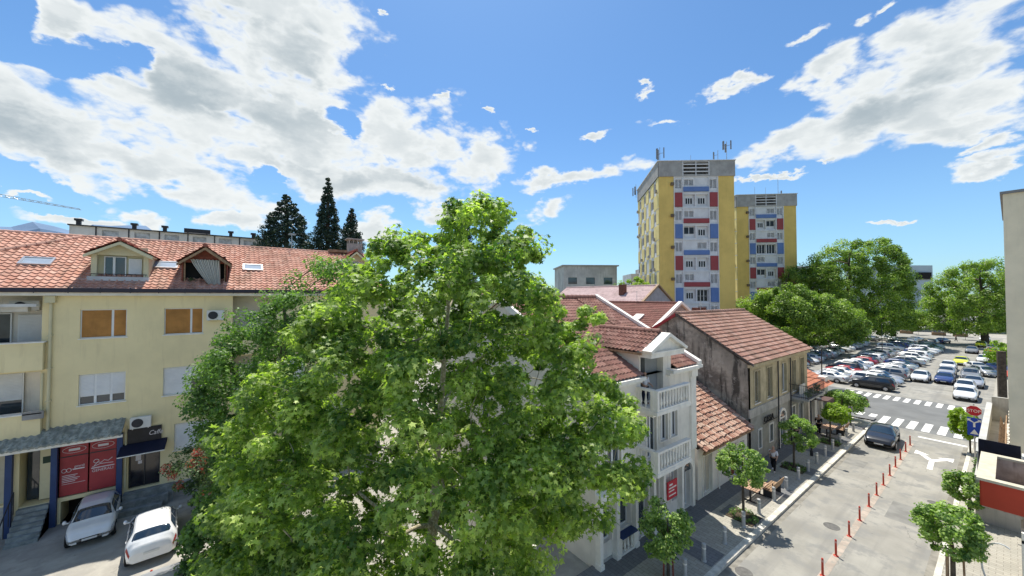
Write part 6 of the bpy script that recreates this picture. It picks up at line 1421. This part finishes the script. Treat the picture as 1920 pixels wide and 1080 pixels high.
def person(lab, loc, rz, shirt, trousers, h=1.68, stride=.22, armf=(.12, -.1), shoes=None, elbow=(.25, .25), hair_long=False):
    T = thing('person', lab, 'person', loc, rz); k = h / 1.75
    # facing +x; y to the left
    V, E, Rr = [], [], []
    def add(p, r, par=None):
        V.append((p[0] * k, p[1] * k, p[2] * k)); Rr.append(r * k if not hasattr(r, '__len__') else (r[0] * k, r[1] * k)); i = len(V) - 1
        if par is not None: E.append((par, i))
        return i
    pel = add((0, 0, .95), (.13, .10)); ch = add((.0, 0, 1.18), (.13, .095), pel); sh = add((0, 0, 1.40), (.14, .09), ch); nk = add((.01, 0, 1.50), .055, sh); hd0 = add((.02, 0, 1.56), .07, nk); hd = add((.03, 0, 1.66), .095, hd0); add((.025, 0, 1.735), .06, hd)
    leg = []; arm = []
    for s_, st_, af, eb in ((1, stride, armf[0], elbow[0]), (-1, -stride, armf[1], elbow[1])):
        hp = add((0, s_ * .09, .88), .095, pel); kn = add((st_ * .6 + .04, s_ * .10, .50), .065, hp); an = add((st_ - (.06 if st_ < 0 else 0), s_ * .10, .09 + (.06 if st_ < -.1 else 0)), .042, kn); toe = add((st_ + .15, s_ * .12, .035 + (.02 if st_ < -.1 else 0)), .035, an); leg.append((hp, kn, an, toe))
        so_ = add((0, s_ * .19, 1.39), .058, sh); el_ = add((af * .5 - .02, s_ * .24, 1.12), .042, so_); wr = add((af + eb * .3, s_ * .23, .90 + eb * .35), .028, el_); pm = add((af + eb * .42 + .02, s_ * .225, .83 + eb * .4), (.038, .022), wr); arm.append((so_, el_, wr))
        for f_ in range(4): a_ = add((af + eb * .5 + .03 + .02 * (f_ - 1.5), s_ * (.225 + .012 * (f_ - 1.5)), .755 + eb * .42 + .006 * abs(f_ - 1.5)), .0085, pm)
        add((af + eb * .42 + .075, s_ * .20, .81 + eb * .4), .0095, pm)
    skinned('body', V, E, Rr, skin_m, T, 2)
    def sub(idx, edges, grow, nm, m_):
        mp = {a: i for i, a in enumerate(idx)}; vs = [V[a] for a in idx]; rs = [(np.array(Rr[a]) + grow * k).tolist() if hasattr(Rr[a], '__len__') else Rr[a] + grow * k for a in idx]
        return skinned(nm, vs, [(mp[a], mp[b]) for a, b in edges], rs, m_, T, 2)
    ids = [pel, ch, sh, arm[0][0], arm[0][1], arm[1][0], arm[1][1]]; sub(ids, [(pel, ch), (ch, sh), (sh, arm[0][0]), (arm[0][0], arm[0][1]), (sh, arm[1][0]), (arm[1][0], arm[1][1])], .022, 'shirt', shirt)
    ids = [pel] + list(leg[0][:3]) + list(leg[1][:3]); sub(ids, [(pel, leg[0][0]), (leg[0][0], leg[0][1]), (leg[0][1], leg[0][2]), (pel, leg[1][0]), (leg[1][0], leg[1][1]), (leg[1][1], leg[1][2])], .018, 'trousers', trousers)
    for L in leg: skinned('shoe', [V[L[2]], V[L[3]]], [(0, 1)], [.05 * k, .042 * k], shoes or white_tr, T, 1)
    hc = Vector((.015, 0, 1.685)) * k; q = MB(); rows = []
    for i in range(8):
        th = i / 7 * (2.05 if not hair_long else 2.3); rows.append([hc + Vector((-.012 + .112 * math.sin(th) * math.cos(a) * (1 if math.cos(a) < .3 or th < 1.1 else .72), .108 * math.sin(th) * math.sin(a), .118 * math.cos(th))) * k for a in np.linspace(0, 2 * math.pi, 17)[:-1]])
    q.grid(rows, closed=True); q.build('hair', hair_m, T, smooth=True)
    f = MB(); 
    for s_ in (-1, 1): f.lathe([(.004, 0), (.011, .004), (.004, .01)], Vector((.118, s_ * .032, 1.672)) * k, 6, axis=(1, 0, 0))
    f.box(Vector((.112, -.022, 1.60)) * k, Vector((.118, .022, 1.607)) * k); f.build('face', hair_m, T)
    q = MB(); q.prism([(.0, 0), (.032, -.005), (0, .05)], Fr(Vector((.11, 0, 1.625)) * k, (1, 0, 0), (0, 0, 1)), -.012, .012); q.build('nose', skin_m, T)
    return T
cw = mat('cloth_white', (.70, .68, .69), .9, .06, 5); cb_ = mat('cloth_black', (.012, .012, .014), .9, .2, 5); cn_ = mat('cloth_navy', (.015, .02, .045), .9, .2, 5)
person('person in white top and black trousers walking on the shaded pavement past the stone house', (-9.75, 29.3, .13), R(-85), cw, cb_, 1.72, .2, (.15, -.18), cw, hair_long=True)
person('person dressed all in black walking beside the corner house', (-10.0, 40.2, .13), R(95), cb_, cb_, 1.7, .18, (.12, -.12), cb_)
person('person in white top and dark trousers standing on the top balcony of the villa', (-11.1, 16.6, 6.56), R(-20), cw, cn_, 1.62, .04, (.1, .1), cb_, (.5, .5))
for i, (x, y, r, s_, t_) in enumerate(((-10.6, 36.6, 90, cn_, cb_), (-2.3, 104, -90, cw, cn_), (-8.6, 150, 10, cn_, cb_), (-1.6, 112, 80, cb_, cn_))):
    person(['person in dark clothes at the stone house door beneath the iron balcony', 'far person in white top by the right parked cars', 'far person in dark clothes at the street end', 'far person in black top by the right wall'][i], (x, y, .13), R(r), s_, t_, 1.7)
# parked motorbike silhouettes at the corner bench: goods on the far table
A = thing('flower_pot', 'dark potted plant beside the right kerb under the stop sign', 'plant', (-1.5, 40.6, .13)); MB().lathe([(.16, 0), (.22, .35), (.2, .36), (.02, .3)], (-1.5, 40.6, .13), 12).build('pot', mat('pot_dark', (.06, .05, .05), .8), A); leaf_cloud('leaves', [(-1.5, 40.6, .7)], .3, 160, .12, A, F_DARKTREE)
for i, (x, y) in enumerate(((-1.45, 38.9), (-1.4, 37.4), (-1.5, 36.0))):
    A = thing('concrete_planter', ['planter nearest the stop sign on the right kerb', 'middle of three planters on the right kerb', 'planter nearest the camera on the right kerb'][i], 'planter', (x, y, .13), group='planters on the right kerb'); MB().box((x - .22, y - .45, .13), (x + .22, y + .45, .5)).build('box', concrete, A); leaf_cloud('leaves', [(x, y - .25, .6), (x, y + .2, .62)], .25, 110, .12, A, F_SHRUB)
# courtyard wall under the plane tree
A = tag(MB().box((-24.5, 9.6, 0), (-11.6, 9.85, 1.9)).build('courtyard_wall', white_pl), 'low white courtyard wall glimpsed through the plane tree', 'wall')
